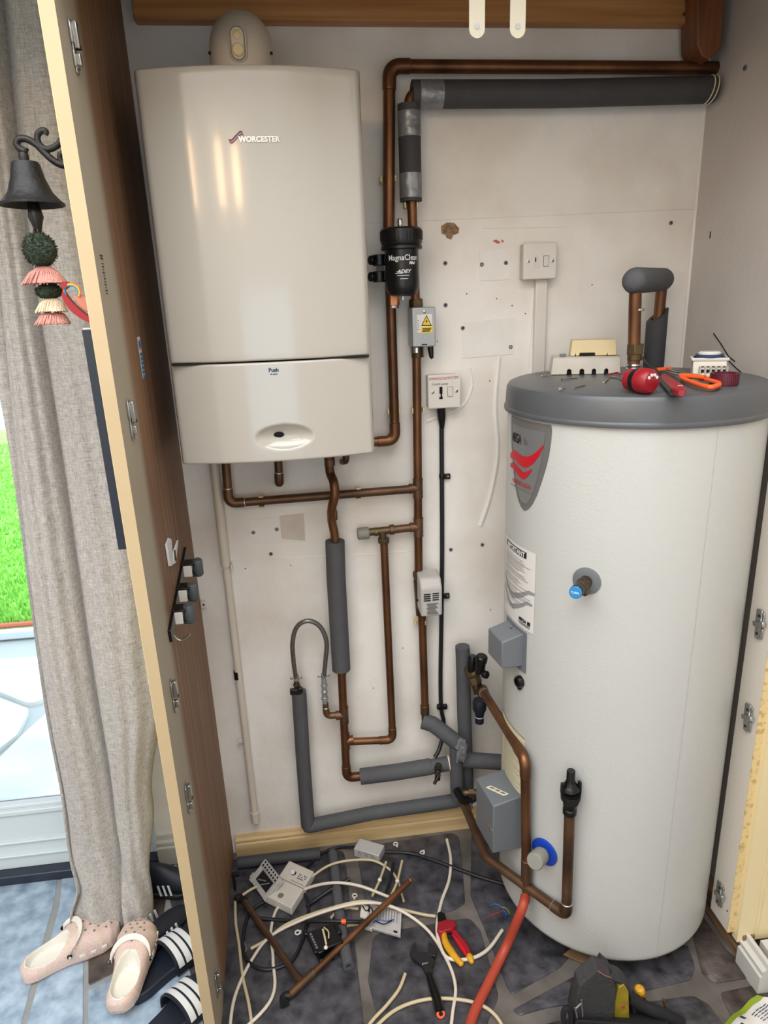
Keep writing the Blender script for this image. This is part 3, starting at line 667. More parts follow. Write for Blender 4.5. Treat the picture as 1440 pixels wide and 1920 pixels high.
# 2: insulated run beside it, then the long drop to the tee
YR = -.055
sl = sleeve('thick dark grey foam sleeve running level to the side wall below the bare copper pipe', [W(772, 177, YR), W(1040, 176, YR), W(1338, 168, YR)], .0285, M['foam_dark'], hollow=.014)
tape(sl, W(786, 177.3, YR), W(829, 177.3, YR), .0292)
a = W(1331, 168.5, YR); b = B()
for dx in (-.006, .004): b.tube([a+Vector((dx+.005*math.sin(t), .0295*math.cos(t), .0295*math.sin(t))) for t in [2*PI*k/24 for k in range(25)]], .0014, 6)
obj('string_tie', b, M['label_cream'], sl)
sv = sleeve('upright dark grey foam sleeve bound with silver tape above the magnetic filter', [W(766.5, 196, YR), W(770.5, 378, YR)], .0255, M['foam_dark'], hollow=.014)
tape(sv, W(767, 210, YR), W(768.2, 258, YR), .0262); tape(sv, W(769.6, 326, YR), W(770.4, 372, YR), .0262)
q = [W(840, 177, YR), W(768, 176, YR), W(772.5, 390, YR), W(780.5, 600, Y1), W(785, 1085, Y1), W(785.5, 1100, Y1)]
PD = pipe('copper_pipe', 'tall copper pipe dropping behind the black filter and grey valve cover to the white valve', q, R22, M['copper'], .026, fit=(1,))
clip(PD, 770, 385, YR, R22); clip(PD, 783, 769, Y1, R22)
# 3: pipe from the left of the boiler to the tee
q = [W(422, 850, Y1), W(429, 944, Y1), W(783, 916, Y1)]
PL = pipe('copper_pipe', 'copper pipe from the left underside of the boiler, turning right to join the tall pipe', q, R22, M['copper_old'], .026, fit=(1,))
clip(PL, 490, 940, Y1, R22, vert=False); clip(PL, 672, 925, Y1, R22, vert=False)
tee(PD, W(783.5, 915, Y1), W(784, 960, Y1)-W(783, 870, Y1), W(740, 919, Y1)-W(783, 915, Y1), R22, M['copper_old'])
tee(PD, W(784.5, 988, Y1), W(784, 960, Y1)-W(783, 870, Y1), W(740, 991, Y1)-W(783, 988, Y1), R22, M['copper_old'])
# 4: short stubs under the boiler
pipe('copper_pipe', 'short copper stub bending into the wall under the middle of the boiler', [W(521, 850, Y1-.02), W(523.5, 904, Y1-.02), W(523.5, 906, .03)], R22-.001, M['copper_old'], .016, fit=(1,))
pipe('copper_pipe', 'small dark copper stub tucked under the boiler beside the wavy pipe', [W(650, 835, -.06), W(648.5, 864, -.06), W(640, 866, .03)], R15+.001, M['copper_old'], .014)
# 5: wavy pipe under the boiler into foam, then down to the filling tee
YW = -.05
q = spl([W(617, 845, YW), W(617.5, 872, YW), W(619.5, 888, YW), W(626, 905, YW-.022), W(627.5, 930, YW-.030), W(622.5, 952, YW-.022), W(622, 975, YW-.005), W(628, 1010, YW), W(634, 1100, YW), W(640, 1260, YW)], 7)
b = B(); b.tube(q, R22+.0004, 18); PW = tag(obj('copper_pipe', b, M['copper'], angle=60), 'wavy copper pipe bent round a crossing pipe, from boiler into fat foam sleeve', 'pipe')
ring(PW, W(618, 866, YW), (0, 0, 1), .0135, .02, M['copper_old']); ring(PW, W(623, 966, YW), (0, 0, 1), .0135, .024, M['copper_old'])
sf = sleeve('fat mid grey foam sleeve on the upright pipe below the middle of the boiler', [W(628, 1014, YW), W(630, 1080, YW), W(634, 1150, YW), W(640, 1255, YW)], .0255, M['foam'], hollow=.0125, rad=.2)
q = [W(640, 1250, YW), W(650, 1458, YW), W(690, 1454, YW)]
PV = pipe('copper_pipe', 'copper pipe below the fat foam sleeve, with side branches and a bottom elbow', q, R22+.0006, M['copper'], .026, fit=(1,))
clip(PV, 641, 1262, YW, R22); tee(PV, W(645, 1340, YW), q[1]-q[0], (-1, 0, 0), R22, M['copper_old']); tee(PV, W(647.5, 1389, YW), q[1]-q[0], (1, 0, .05), R22, M['copper'])
sh = sleeve('grey foam sleeve sloping along the wall towards the small drain valve', [W(676, 1456, YW), W(740, 1448, YW-.01), W(808, 1437, YW-.02)], .0235, M['foam'], hollow=.012, rad=.2)
b = B(); b.tube([W(800, 1439, YW-.02), W(868, 1426, YW-.02)], .0215, 16); o = obj('sleeve_end', b, M['foam'], sh, angle=50)
b = B(); c_ = W(842, 1431, YW-.02); b.lathe([(.0228, -.003), (.0228, .003)], c_, W(868, 1426, 0)-W(800, 1439, 0), 20, caps=False); obj('sleeve_tie', b, M['label_cream'], sh)
dv = thing('drain_valve', 'small dull brass drain valve below the foam sleeve near the taped joint', 'valve', W(822, 1470, -.09))
b = B(); b.tube([W(822, 1432, -.09), W(820, 1462, -.10)], .0085, 12); obj('valve_body', b, M['brass'], dv)
b = B(); b.tube([W(815, 1440, -.1), W(828, 1440, -.1)], .006, 8); b.tube([W(824, 1452, -.105), W(814, 1470, -.115)], .005, 10); obj('valve_spout', b, M['iron'], dv)
# filling loop
YF = -.05
fl1 = [W(610, 1318, YF), W(612.5, 1342, YF), W(645, 1340, YF)]
PF = pipe('copper_pipe', 'small copper branch with an elbow, linking the braided hose valve to the upright pipe', fl1, R15+.0008, M['copper_old'], .018, fit=(1,))
fh = thing('filling_loop_hose', 'braided steel filling hose arched between two small valves', 'hose', W(580, 1160, YF))
arc = spl([W(555.5, 1275, YF), W(551, 1245, YF-.01), W(548.5, 1205, YF-.02), W(557, 1175, YF-.025), W(578, 1164, YF-.03), W(600, 1175, YF-.025), W(612, 1203, YF-.02), W(610, 1240, YF-.01), W(607, 1270, YF)], 8)
b = B(); b.tube(arc, .0064, 12); obj('braided_hose', b, M['braid'], fh)
for x, y in ((555.5, 1272), (607, 1268)): 
    b = B(); b.lathe([(.0085, -.006), (.0085, .008), (.007, .010)], W(x, y, YF), (0, 0, 1), 6); b.box(W(x, y-1, YF), (.034, .005, .006)); obj('wing_nut', b, M['chrome'], fh, bevel=.0008)
v1 = thing('isolating_valve', 'nickel valve with a black lever under the left end of the braided hose', 'valve', W(556, 1300, YF))
b = B(); b.tube([W(555.5, 1276, YF), W(557, 1300, YF)], .0072, 12); b.lathe([(.0095, -.004), (.0095, .004)], W(556, 1284, YF), (0, 0, 1), 6); obj('valve_body', b, M['brass'], v1, bevel=.0006)
b = B(); b.box(W(554, 1296, YF-.014), (.030, .012, .016)); b.lathe([(.009, -.006), (.009, .008)], W(562, 1293, YF-.012), (0, -1, 0), 14); obj('lever', b, M['black'], v1, bevel=.002)
v2 = thing('isolating_valve', 'nickel valve with lever under the right end of the braided hose', 'valve', W(608, 1300, YF))
b = B(); b.tube([W(607, 1272, YF), W(609.5, 1320, YF)], .0072, 12); b.lathe([(.0095, -.004), (.0095, .004)], W(608, 1285, YF), (0, 0, 1), 6); b.lathe([(.010, -.005), (.010, .005)], W(609, 1309, YF), (0, 0, 1), 6); b.ball(W(608.5, 1297, YF), .0095); obj('valve_body', b, M['alu'], v2, bevel=.0006)
sleeve('grey foam sleeve going down from the black levered valve and along the skirting', [W(560.5, 1296, YF), W(568, 1420, YF), W(577.5, 1549, YF), W(700, 1524, YF), W(862, 1500, YF)], .0205, M['foam'], rad=.004, kk=2)
# bypass valve and its drop pipe
bv = thing('bypass_valve', 'brass bypass valve with a grey knob, joined to the tall pipe by a short branch', 'valve', W(715, 995, Y1))
ax = (W(760, 991, Y1)-W(690, 998, Y1)).normalized()
b = B(); b.tube([W(690, 998, Y1), W(738, 993, Y1)], .0105, 16); b.tube([W(716, 996, Y1), W(719, 1016, Y1)], .0105, 16); b.lathe([(.0145, -.006), (.0145, .006)], W(735, 993, Y1), ax, 8); b.lathe([(.0125, -.004), (.0125, .004)], W(705, 997, Y1), ax, 8); obj('valve_body', b, M['brass'], bv, bevel=.0008)
b = B(); b.lathe([(.0135, -.016), (.0165, -.013), (.0165, .013), (.0145, .016)], W(681, 1000, Y1), ax, 24); obj('knob', b, M['cap_grey'], bv, bevel=.001)
b = B(); b.lathe([(.0155, -.007), (.0155, .007)], W(719.5, 1013, Y1), (0, 0, 1), 8); obj('union_nut', b, M['brass'], bv, bevel=.001)
b = B(); b.tube([W(738, 993, Y1), W(782, 988, Y1)], R22-.0005, 16); obj('branch_pipe', b, M['copper_old'], bv)
q = [W(719.5, 1010, Y1), W(736.5, 1387, Y1-.01), W(648, 1391, YW)]
pipe('copper_pipe', 'copper pipe hanging from the bypass valve and turning left into the upright pipe', q, R22-.0006, M['copper'], .024, fit=(1,))
# short pipe below the white valve head
q = [W(791, 1145, Y1), W(797.5, 1350, Y1-.004)]
P_ = pipe('copper_pipe', 'copper pipe from the white valve head down to the flared foam sleeve', q, R22, M['copper']); clip(P_, 787, 1166, Y1, R22)
ring(P_, W(796.5, 1330, Y1-.004), (0, 0, 1), .0132, .03, M['copper_old'])

# ------------------------------------------------------------------ magnetic filter
fx = W(757, 490, -.10); mf = thing('magnetic_filter', 'black canister water filter with white lettering, right of the boiler', 'filter', fx)
zc0 = W(750, 444, -.10).z; rf = .0388
k0 = W(757, 545, -.10).z; k1 = W(752, 465, -.10).z; fxx = (W(757, 500, -.1)).x-.004
axf = Vector((fxx, -.10, 0))
b = B(); b.lathe([(.020, k0-.012), (.033, k0-.008), (rf-.001, k0+.004), (rf, k0+.012), (rf-.0006, k1)], axf, (0, 0, 1), 40); obj('canister', b, M['black'], mf, angle=40)
kt = W(752, 427, -.13).z+.002
b = B(); b.lathe([(rf+.005, k1-.004), (rf+.0085, k1-.003), (rf+.0085, k1+.003), (rf+.006, k1+.005), (rf+.0085, k1+.010), (rf+.0085, kt-.004), (rf+.004, kt)], axf, (0, 0, 1), 40); cp = obj('screw_cap', b, M['black'], mf, angle=30)
b = B()
for k in range(36):
    t = 2*PI*k/36; b.box(axf+Vector(((rf+.0088)*math.cos(t), (rf+.0088)*math.sin(t), (k1+kt)/2+.004)), (.002, .003, kt-k1-.022), Matrix.Rotation(t, 3, 'Z'))
obj('cap_rib', b, M['black'], cp)
b = B(); b.lathe([(.0045, 0), (.0045, .006), (.0065, .007), (.0065, .018), (.005, .021)], axf+Vector((-.002, 0, kt-.001)), (0, 0, 1), 12); obj('air_vent', b, M['chrome'], mf)
b = B(); b.lathe([(.004, -.008), (.004, 0)], axf+Vector((.0, 0, k0-.012)), (0, 0, 1), 12); obj('drain_nipple', b, M['chrome'], mf)
for yy in (488, 519):
    c = W(711, yy, -.07); b = B(); b.lathe([(.016, -.012), (.016, .012)], c, (0, 0, 1), 20); b.lathe([(.0105, .012), (.0105, .026)], c, (-1, -.5, 0), 14); b.box(c+Vector((.024, -.006, 0)), (.03, .022, .018)); vb = obj('side_valve', b, M['black'], mf, bevel=.0015)
b = B(); b.box((W(711, 503, -.07).x+.002, -.07, W(711, 503, -.07).z), (.016, .016, .03)); obj('valve_link', b, M['black'], mf)
def ftext(s, size, a0, z, m, nm, bold=0.0, shear=0, squash=1.0, r=rf):
    me = text_mesh(s, size, 0, bold, shear); b = B()
    def fn(v): a = a0+v.x*squash/r; return Vector((axf.x+(r+.0006)*math.sin(a), axf.y-(r+.0006)*math.cos(a), z+v.y))
    b.mesh(me, fn); return obj(nm, b, m, mf, smooth=False)
A0 = math.atan2(CAM.x-axf.x, -(CAM.y-axf.y))
ftext('MagnaClean', .0165, A0+.10, W(757, 483, -.138).z, M['white_text'], 'lettering', .0002, 0, .92)
ftext('Mini', .0085, A0+.62, W(757, 493, -.138).z, M['white_text'], 'lettering', .0004, .2)
ftext('ADEY', .0105, A0+.10, W(757, 509, -.138).z, M['white_text'], 'lettering', .0003, .3, 1.15)
b = B()
for (a, c, zz, t) in ((-.40, .02, W(757, 512, -.138).z, .0012), (-.30, .42, W(757, 516.5, -.138).z, .0014), (-.12, .34, W(757, 522.5, -.138).z, .0012), (-.34, -.05, W(757, 508.5, -.138).z, .0008)):
    b.rings([[axf+Vector(((rf+.0006)*math.sin(A0+a+(c-a)*i/8), -(rf+.0006)*math.cos(A0+a+(c-a)*i/8), zz+d)) for i in range(9)] for d in (-t/2, t/2)], closed=False)
obj('print_line', b, M['white_text'], mf, smooth=False)

# grey metal valve cover with warning sticker
YZ = -.088
zc = thing('valve_cover', 'grey metal valve cover with a yellow lightning warning sticker', 'valve', W(790, 612, -.06))
a, c = W(774, 577, YZ), W(816.5, 650, YZ); lx = W(763, 612, Y1).x
bx0, bx1, bz0, bz1 = W(773, 612, YZ).x, W(816.5, 612, YZ).x, (W(777, 652, YZ).z+W(815, 648, YZ).z)/2, W(795, 576, YZ).z
b = B(); b.box(((bx0+bx1)/2, (YZ-.022)/2, (bz0+bz1)/2), (bx1-bx0, abs(YZ)-.022, bz1-bz0)); cv = obj('cover', b, M['alu'], zc, bevel=.002)
b = B(); b.lathe([(.0036, 0), (.0036, .002), (.002, .003)], W(795.5, 584.5, YZ), (0, -1, 0), 12); obj('cover_screw', b, M['chrome'], cv)
ux, uz = Vector((1, 0, 0)), Vector((0, 0, 1))
def zpl(px, py, e=.0004): return W(px, py, YZ-e)
def quad(b, x0, y0, x1, y1, e):
    p, q = zpl(x0, y0, e), zpl(x1, y1, e); b.poly([(p.x, p.y, p.z), (q.x, p.y, p.z), (q.x, p.y, q.z), (p.x, p.y, q.z)])
b = B(); quad(b, 781.5, 590, 810.5, 623, .0004); st = obj('warning_sticker', b, M['label'], cv, smooth=False)
def tri(x, yt, yb, hw, e): return [zpl(x, yt, e), zpl(x-hw, yb, e), zpl(x+hw, yb, e)]
b = B(); b.poly(tri(799.8, 590.5, 611, 10, .0007)); obj('triangle_border', b, M['ink'], st, smooth=False)
b = B(); b.poly(tri(799.8, 593.5, 609.3, 7.6, .0010)); quad(b, 789.5, 613.5, 811.5, 623.5, .0007); obj('sticker_yellow', b, M['yellow'], st, smooth=False)
b = B(); b.poly([zpl(x, y, .0013) for x, y in ((801, 597), (797.5, 603), (799.6, 603), (798, 608), (802.4, 601.6), (800.2, 601.6))])
for i in range(3): quad(b, 792, 615.2+i*2.6, 809-i*1.5, 616.3+i*2.6, .0012)
for i in range(5): quad(b, 783, 601+i*4, 786-(i % 2), 602+i*4, .0008)
obj('sticker_print', b, M['ink'], st, smooth=False)
b = B(); quad(b, 790.5, 645.2, 801, 646.6, .0006); obj('cover_slot', b, M['hole'], cv, smooth=False)
ring(zc, W(780, 571, Y1), (0, 0, 1), .0175, .022, M['brass'], 'compression_nut', True)
b = B(); b.tube([W(807, 650, -.06), W(809, 669, -.063), W(811, 672, -.064)], [.008, .0055, .004], 10); obj('cable_gland', b, M['black'], zc)
ring(zc, W(781, 656, Y1), (0, 0, 1), .0155, .014, M['chrome'], 'lower_collar')
b = B(); b.tube([W(780, 560, Y1), W(783, 670, Y1)], .0155, 16); obj('valve_body', b, M['brass'], zc)

# white valve head with vents
YA = -.105
va = thing('motorised_valve', 'pale plastic motorised valve head with slotted vents, above the short pipe', 'valve', W(800, 1122, -.06))
x0, x1 = W(789, 1120, YA).x, W(829.5, 1120, YA).x; z1, z0 = W(800, 1103, YA).z, W(800, 1157, YA).z
b = B(); pr = [(-.03, z0+.002), (YA, z0), (YA, z1), (YA+.018, z1+.022), (-.03, z1+.026)]
b.prism([Vector((x0, y, z)) for y, z in pr], (x1-x0, 0, 0)); hd = obj('housing', b, M['act'], va, bevel=.006, seg=3)
b = B(); 
def aq(b, px0, py0, px1, py1, e=.0006):
    p, q = W(px0, py0, YA-e), W(px1, py1, YA-e); b.poly([(p.x, p.y, p.z), (q.x, p.y, p.z-(py0-py0)), (q.x, p.y, q.z), (p.x, p.y, q.z)])
for i in range(4):
    aq(b, 794.5, 1114.2+i*3.9, 807.5, 1115.6+i*3.9); aq(b, 811, 1112.2+i*3.9, 823, 1113.6+i*3.9)
obj('vent_slot', b, M['hole'], hd, smooth=False)
b = B(); 
for i in range(8): aq(b, 800+(i % 3), 1132+i*2.6, 822-(i*5 % 7), 1132.9+i*2.6)
obj('rating_print', b, M['ink_faint'], hd, smooth=False)
b = B(); b.lathe([(.0025, 0), (.0025, .006)], (x0, -.06, W(775, 1126, -.06).z), (-1, 0, 0), 8); obj('manual_lever', b, M['hole'], va)
ring(va, W(785.5, 1076, Y1), (0, 0, 1), .0175, .014, M['brass'], 'compression_nut', True); ring(va, W(786, 1084, Y1), (0, 0, 1), .0155, .010, M['copper_old'], 'union_olive')
b = B(); b.tube([W(786, 1088, Y1), W(790.5, 1152, Y1)], .016, 18); obj('valve_body', b, M['brass'], va)

# ------------------------------------------------------------------ sockets, trunking, cable
def spur(name, label, tl, tr, br, bl, depth, text=None, fuse_open=False):
    t = thing(name, label, 'switch', W(sum(p[0] for p in (tl, br))/2, sum(p[1] for p in (tl, br))/2, 0))
    P = [W(*p, -depth) for p in (tl, tr, br, bl)]; cx = sum(p.x for p in P)/4; cz = sum(p.z for p in P)/4; S = .0835
    b = B(); b.box((cx, -(depth-.009)/2, cz), (S-.002, depth-.009, S-.002)); obj('back_box', b, M['white_old'], t, bevel=.003)
    b = B(); b.box((cx, -(depth-.0045), cz), (S+.0015, .009, S+.0015)); fp = obj('face_plate', b, M['white'], t, bevel=.0035, seg=3)
    yf = -depth-.0002
    for s in (-1, 1):
        b = B(); b.lathe([(.0042, 0), (.0042, .0012), (.003, .0016)], (cx+s*.0305, yf+.0004, cz), (0, -1, 0), 14); sc_ = obj('plate_screw', b, M['chrome'], fp)
        b = B(); b.box((cx+s*.0305, yf-.0014, cz), (.006, .0004, .0009), Matrix.Rotation(.5, 3, 'Y')); obj('screw_slot', b, M['hole'], sc_)
    b = B(); b.box((cx+.0145, yf-.0008, cz-.001), (.0125, .003, .0235), Matrix.Rotation(-.06, 3, 'X')); rk = obj('rocker', b, M['rocker'], fp, bevel=.001)
    b = B(); b.box((cx+.0145, yf-.00015, cz-.001), (.0145, .0006, .0255)); obj('rocker_gap', b, M['ink_faint'], fp)
    b = B(); b.box((cx-.0095, yf-.0001, cz-.002), (.0125, .0010, .029)); fc_ = obj('fuse_carrier', b, M['rocker'], fp, bevel=.0004)
    b = B()
    if fuse_open:
        b.box((cx-.0095, yf-.0009, cz+.004), (.0075, .0012, .017)); b.box((cx-.0085, yf-.0009, cz-.009), (.004, .0012, .012)); b.box((cx-.0095, yf-.0009, cz-.0155), (.0085, .0012, .005))
    else: b.box((cx-.0122, yf-.0009, cz+.003), (.0026, .0008, .010))
    obj('fuse_slot', b, M['hole'], fc_)
    if text:
        for s, dx, dz, sz in text:
            me = text_mesh(s, sz, 0, 0, .25); b = B(); b.mesh(me, flat((cx+dx, yf-.0004, cz+dz), (1, 0, 0), (0, 0, 1))); obj('handwriting', b, M['ink_red'] if sz > .0086 else M['ink'], fp, smooth=False)
    return t, cx, cz
spur('fused_switch', 'plain white fused switch on a white box, above the wall trunking', (982, 455), (1045.5, 455), (1043.6, 521.5), (981, 524), .036)
t2, sx, sz_ = spur('fused_switch', 'white fused switch with handwriting, feeding the black wall cable', (803, 704), (862.5, 700), (862.5, 764), (806, 768), .042,
     [('IMMERSION', -.017, .0325, .0088), ('HEATER', .020, .034, .0088), ('Combi pump', -.012, .0195, .0078)], True)
zt_, zb2 = W(1012, 523, -.016).z, W(1005, 705, -.016).z
b = B(); b.box((W(1013, 600, -.012).x, -.008, (zt_+zb2)/2), (.030, .016, zt_-zb2)); o = obj('cable_trunking', b, M['white'], bevel=.002)
tag(o, 'white plastic cable trunking running down from the plain fused switch', 'trunking')
bc = thing('power_cable', 'black cable clipped to the wall below the handwritten switch', 'cable', W(827, 1000, 0))
q = spl([W(828, 766, -.012), W(828, 800, -.010), W(828.5, 900, -.008), W(829, 1020, -.008), W(828, 1150, -.008), W(826, 1260, -.008), W(827, 1325, -.008), W(832, 1355, -.010), W(829, 1385, -.03), W(822, 1408, -.05), W(815, 1420, -.06)], 6)
b = B(); b.tube(q, .0062, 12); obj('flex', b, M['cable_black'], bc)
b = B(); b.tube([W(827, 767, -.018), W(828, 782, -.016), W(828.5, 802, -.012)], [.0115, .0108, .0065], 14); obj('strain_relief', b, M['black'], bc)
for x, y in ((838, 893), (837, 1117), (833, 1325)):
    c = W(x, y, -.006); b = B(); b.box(c, (.017, .010, .014)); b.lathe([(.0085, -.006), (.0085, .006)], W(x-9, y, -.008), (0, 0, 1), 12); o = obj('cable_clip', b, M['black'], bc, bevel=.001)
    b = B(); b.lathe([(.0028, 0), (.0028, .0012)], W(x+2, y, -.0112), (0, -1, 0), 10); obj('clip_nail', b, M['chrome'], o)
# white waste pipe on the left
wp = thing('waste_pipe', 'thin white plastic waste pipe down the wall beside the side panel', 'pipe', W(440, 1200, -.02))
b = B(); b.tube([W(399, 850, -.022), W(423, 1062, -.022)], .0118, 16); obj('upper_section', b, M['pipe_white'], wp)
b = B(); b.tube([W(422, 1050, -.020), W(478, 1530, -.020)], .0098, 16); b.tube([W(477, 1522, -.020), W(479, 1540, -.020)], [.0125, .0122], 16); obj('lower_section', b, M['pipe_white'], wp)
b = B(); b.tube([W(444.5, 1258, -.02), W(446, 1272, -.02)], .0103, 16); o = obj('tape_band', b, M['black'], wp); o['label'] = 'band of black tape'
for x, y in ((425, 1063), (455, 1393)): clip(wp, x, y, -.02, .0095, m=M['white'])
# ================================================================== hot water cylinder
ZLB = 1.366; ZLT = 1.421; ZTB = .066
tk = thing('hot_water_cylinder', 'tall white hot water cylinder with a grey lid, filling the right half of the cupboard', 'water cylinder', (TC.x, TC.y, 0))
o3 = Vector((TC.x, TC.y, 0))
b = B(); b.lathe([(TR-.014, ZTB), (TR-.004, ZTB+.003), (TR, ZTB+.012)]+[(TR, ZTB+.02+(ZLB-ZTB-.02)*i/20) for i in range(21)], o3, (0, 0, 1), 128); obj('jacket', b, M['tank'], tk, angle=50)
b = B(); b.lathe([(TR-.060, .0035), (TR-.060, ZTB-.006), (TR-.012, ZTB-.004), (TR-.012, ZTB+.004)], o3, (0, 0, 1), 96); obj('base_ring', b, M['bag_dark'], tk, angle=40)
b = B(); b.lathe([(TR-.004, ZLB-.004), (TR+.0075, ZLB-.006), (TR+.0085, ZLB-.001), (TR+.0075, ZLB+.003), (TR+.0055, ZLB+.005), (TR+.003, ZLT-.012), (TR-.002, ZLT-.004), (TR-.012, ZLT), (.0, ZLT+.0015)], o3, (0, 0, 1), 128); ld = obj('lid', b, M['lid'], tk, angle=32)
a0, _ = TA(1345, 820); a1, _ = TA(1233, 1770)
b = B(); b.rings([[TP(a0+(a1-a0)*i/20-.0012, ZLB-.006-(ZLB-ZTB-.012)*i/20, .0006), TP(a0+(a1-a0)*i/20+.0012, ZLB-.006-(ZLB-ZTB-.012)*i/20, .0006)] for i in range(21)], closed=False); obj('jacket_seam', b, M['act'], tk, smooth=False)
# silver shield badge
at, zt = TA(1034, 800); ac, _ = TA(983, 957); 
rowpx = [(1033.5, 797), (1035, 808), (1033, 830), (1029, 856), (1023, 880), (1015, 905), (1007, 928), (999, 944), (994, 951), (989, 955.5)]
rows = []
for x, y in rowpx: a, z = TA(x, y, .001); rows.append((z, 2*ac-a, a))
a, z = TA(983.5, 957.5, .001); rows.append((z, ac-.01, ac+.01)); rows = rows[::-1]
zt = rows[-1][0]
b = B(); cpatch(b, rows, .001, 16); bd = obj('badge', b, M['badge'], tk, angle=60)
rin = [(z if z < zt-.018 else zt-.018, ac+(l-ac)*.78, ac+(r-ac)*.78) for z, l, r in rows[1:-1]]; rin = [(z*1+.012*(1-i/len(rin)), l, r) for i, (z, l, r) in enumerate(rin)]
b = B(); cpatch(b, rin, .0016, 16); obj('badge_face', b, M['badge2'], bd, angle=60)
def swish(px, th, m, off):
    cols = []
    P = [Vector((*TA(x, y, off), 0)) for x, y in px]; Q = spl(P, 5); n = len(Q)
    for i, q in enumerate(Q): t = i/(n-1); w = th*math.sin(PI*min(1, t*.86+.10))**.7; cols.append((q.x, q.y-w/2, q.y+w/2))
    b = B(); cstrip(b, cols, off); return obj('badge_wave', b, m, bd, smooth=False)
swish([(957, 854), (964, 852), (972, 860), (982, 866), (994, 864), (1008, 852), (1019, 836)], .024, M['red'], .0024)
swish([(957, 872), (963, 873), (972, 884), (981, 892), (989, 888), (997, 881)], .017, M['red'], .0024)
def ttext(s, size, px, py, m, par_, nm='lettering', bold=0.0, sq=1.0, off=.0026, shear=0):
    a, z = TA(px, py, off); me = text_mesh(s, size, 0, bold, shear); b = B(); b.mesh(me, lambda v: TP(a+v.x*sq/TR, z+v.y, off)); return obj(nm, b, m, par_, smooth=False)
ttext('MEGA', .027, 968, 822, M['ink'], bd, 'lettering', .0008, .62)
ttext('flo', .02, 985, 829, M['badge'], bd, 'lettering', .0002, .7)
ttext('HEATRAE SADIA', .0135, 975, 907, M['ink_red'], bd, 'lettering', .0003, .8)
b = B(); a, z = TA(974, 916, .0026); cstrip(b, [(a-.18+.36*i/8, z-.001, z+.001) for i in range(9)], .0026); obj('print_line', b, M['ink_faint'], bd, smooth=False)
# IMPORTANT notice
aR, zT = TA(1005, 1039, .001); _, zB = TA(1000, 1190, .001); aL = aR-.56
b = B(); cpatch(b, [(zB, aL, aR), (zT, aL, aR)], .0010, 18); lb = obj('notice_label', b, M['label'], tk, angle=60); lb['label'] = 'white paper notice with black heading and grey waves'
H = zT-zB
def lrect(b, l, r, t0, t1, off): cstrip(b, [(aL+(aR-aL)*(l+(r-l)*i/10), zT-H*t1, zT-H*t0) for i in range(11)], off)
b = B(); lrect(b, .10, .80, .035, .115, .0016); hd = obj('notice_heading', b, M['ink'], lb, smooth=False)
me = text_mesh('IMPORTANT', .0165, 0, .0005); a_ = aL+(aR-aL)*.46; b = B(); b.mesh(me, lambda v: TP(a_+v.x*.98/TR, zT-H*.079+v.y, .0021)); obj('lettering', b, M['white_text'], hd, smooth=False)
b = B(); random.seed(11)
for i, t in enumerate([.165, .195, .215, .235, .26, .285, .305, .345, .365, .39, .43, .45, .475, .50, .545, .57, .60, .63, .655, .70, .73, .80, .84]):
    lrect(b, .08, .55+.38*random.random() if t < .75 else .5, t, t+.006, .0018)
obj('notice_text', b, M['ink_faint'], lb, smooth=False)
for t0, w, r in ((.48, .075, 1.0), (.63, .065, .96)):
    cols = []
    for i in range(25): s = i/24; yy = t0+.16*math.sin(PI*min(1, s*1.15))**1.0*(1 if s < .5 else .75+.25*(1-s)); ww = w*(.35+.65*math.sin(PI*min(1, .12+s*.82))); cols.append((aL+(aR-aL)*s*r, zT-H*(yy+ww), zT-H*yy))
    b = B(); cstrip(b, cols, .0014); obj('notice_wave', b, M['ink_grey'], lb, smooth=False)
me = text_mesh('MEGA', .012, 0, .0006); b = B(); b.mesh(me, lambda v: TP(aL+(aR-aL)*.74+v.x*.9/TR, zT-H*.90+v.y, .002)); lrect(b, .62, .92, .935, .945, .002); lrect(b, .66, .92, .955, .962, .002); lrect(b, .86, .93, .875, .925, .002); obj('lettering', b, M['ink'], lb, smooth=False)
# data plate low down on the left
aR2, zT2 = TA(985, 1385, .001); _, zB2 = TA(981, 1512, .001); aL2 = aR2-.50
b = B(); cpatch(b, [(zB2, aL2, aR2), (zT2, aL2, aR2)], .0010, 18); dp = obj('data_label', b, M['label_cream'], tk, angle=60); dp['label'] = 'yellowed data label with rows of print'
b = B(); H2 = zT2-zB2
cstrip(b, [(aL2+(aR2-aL2)*(i/10), zT2-.004, zT2-.001) for i in range(11)], .0016)
for i in range(22): cstrip(b, [(aL2+(aR2-aL2)*(.15+(.5+.3*((i*7) % 5)/5)*k/8), zT2-H2*(.09+i*.038)-.0012, zT2-H2*(.09+i*.038)) for k in range(9)], .0016)
obj('label_print', b, M['ink_faint'], dp, smooth=False)

def tbox(nm, lab, apx, zlo, zhi, half, depth, m, slope=.0, fl=True):
    # box on the jacket: centre angle a, tangent half width, chamfered top
    a = apx; n = Vector((math.sin(a), -math.cos(a), 0)); t = Vector((math.cos(a), math.sin(a), 0)); c = Vector((TC.x, TC.y, 0))+n*(TR-.014)
    def P(u, v, w): return c+t*u+n*v+Vector((0, 0, w))
    b = B(); d = depth+.014
    b.prism([P(-half, 0, zlo), P(-half, d, zlo+slope*.5), P(-half, d, zhi-slope), P(-half, .02, zhi), P(-half, 0, zhi)], t*2*half)
    o = obj(nm, b, m, tk, bevel=.003, seg=3); o['label'] = lab
    if fl:
        b = B(); w = half+.012; cpatch(b, [(zlo-.012, a-w/TR, a+w/TR), (zhi+.008, a-w/TR, a+w/TR)], .003, 8); cpatch(b, [(zlo-.012, a-w/TR, a+w/TR), (zhi+.008, a-w/TR, a+w/TR)], -.002, 8); obj('cover_flange', b, m, o)
    return o, P, d
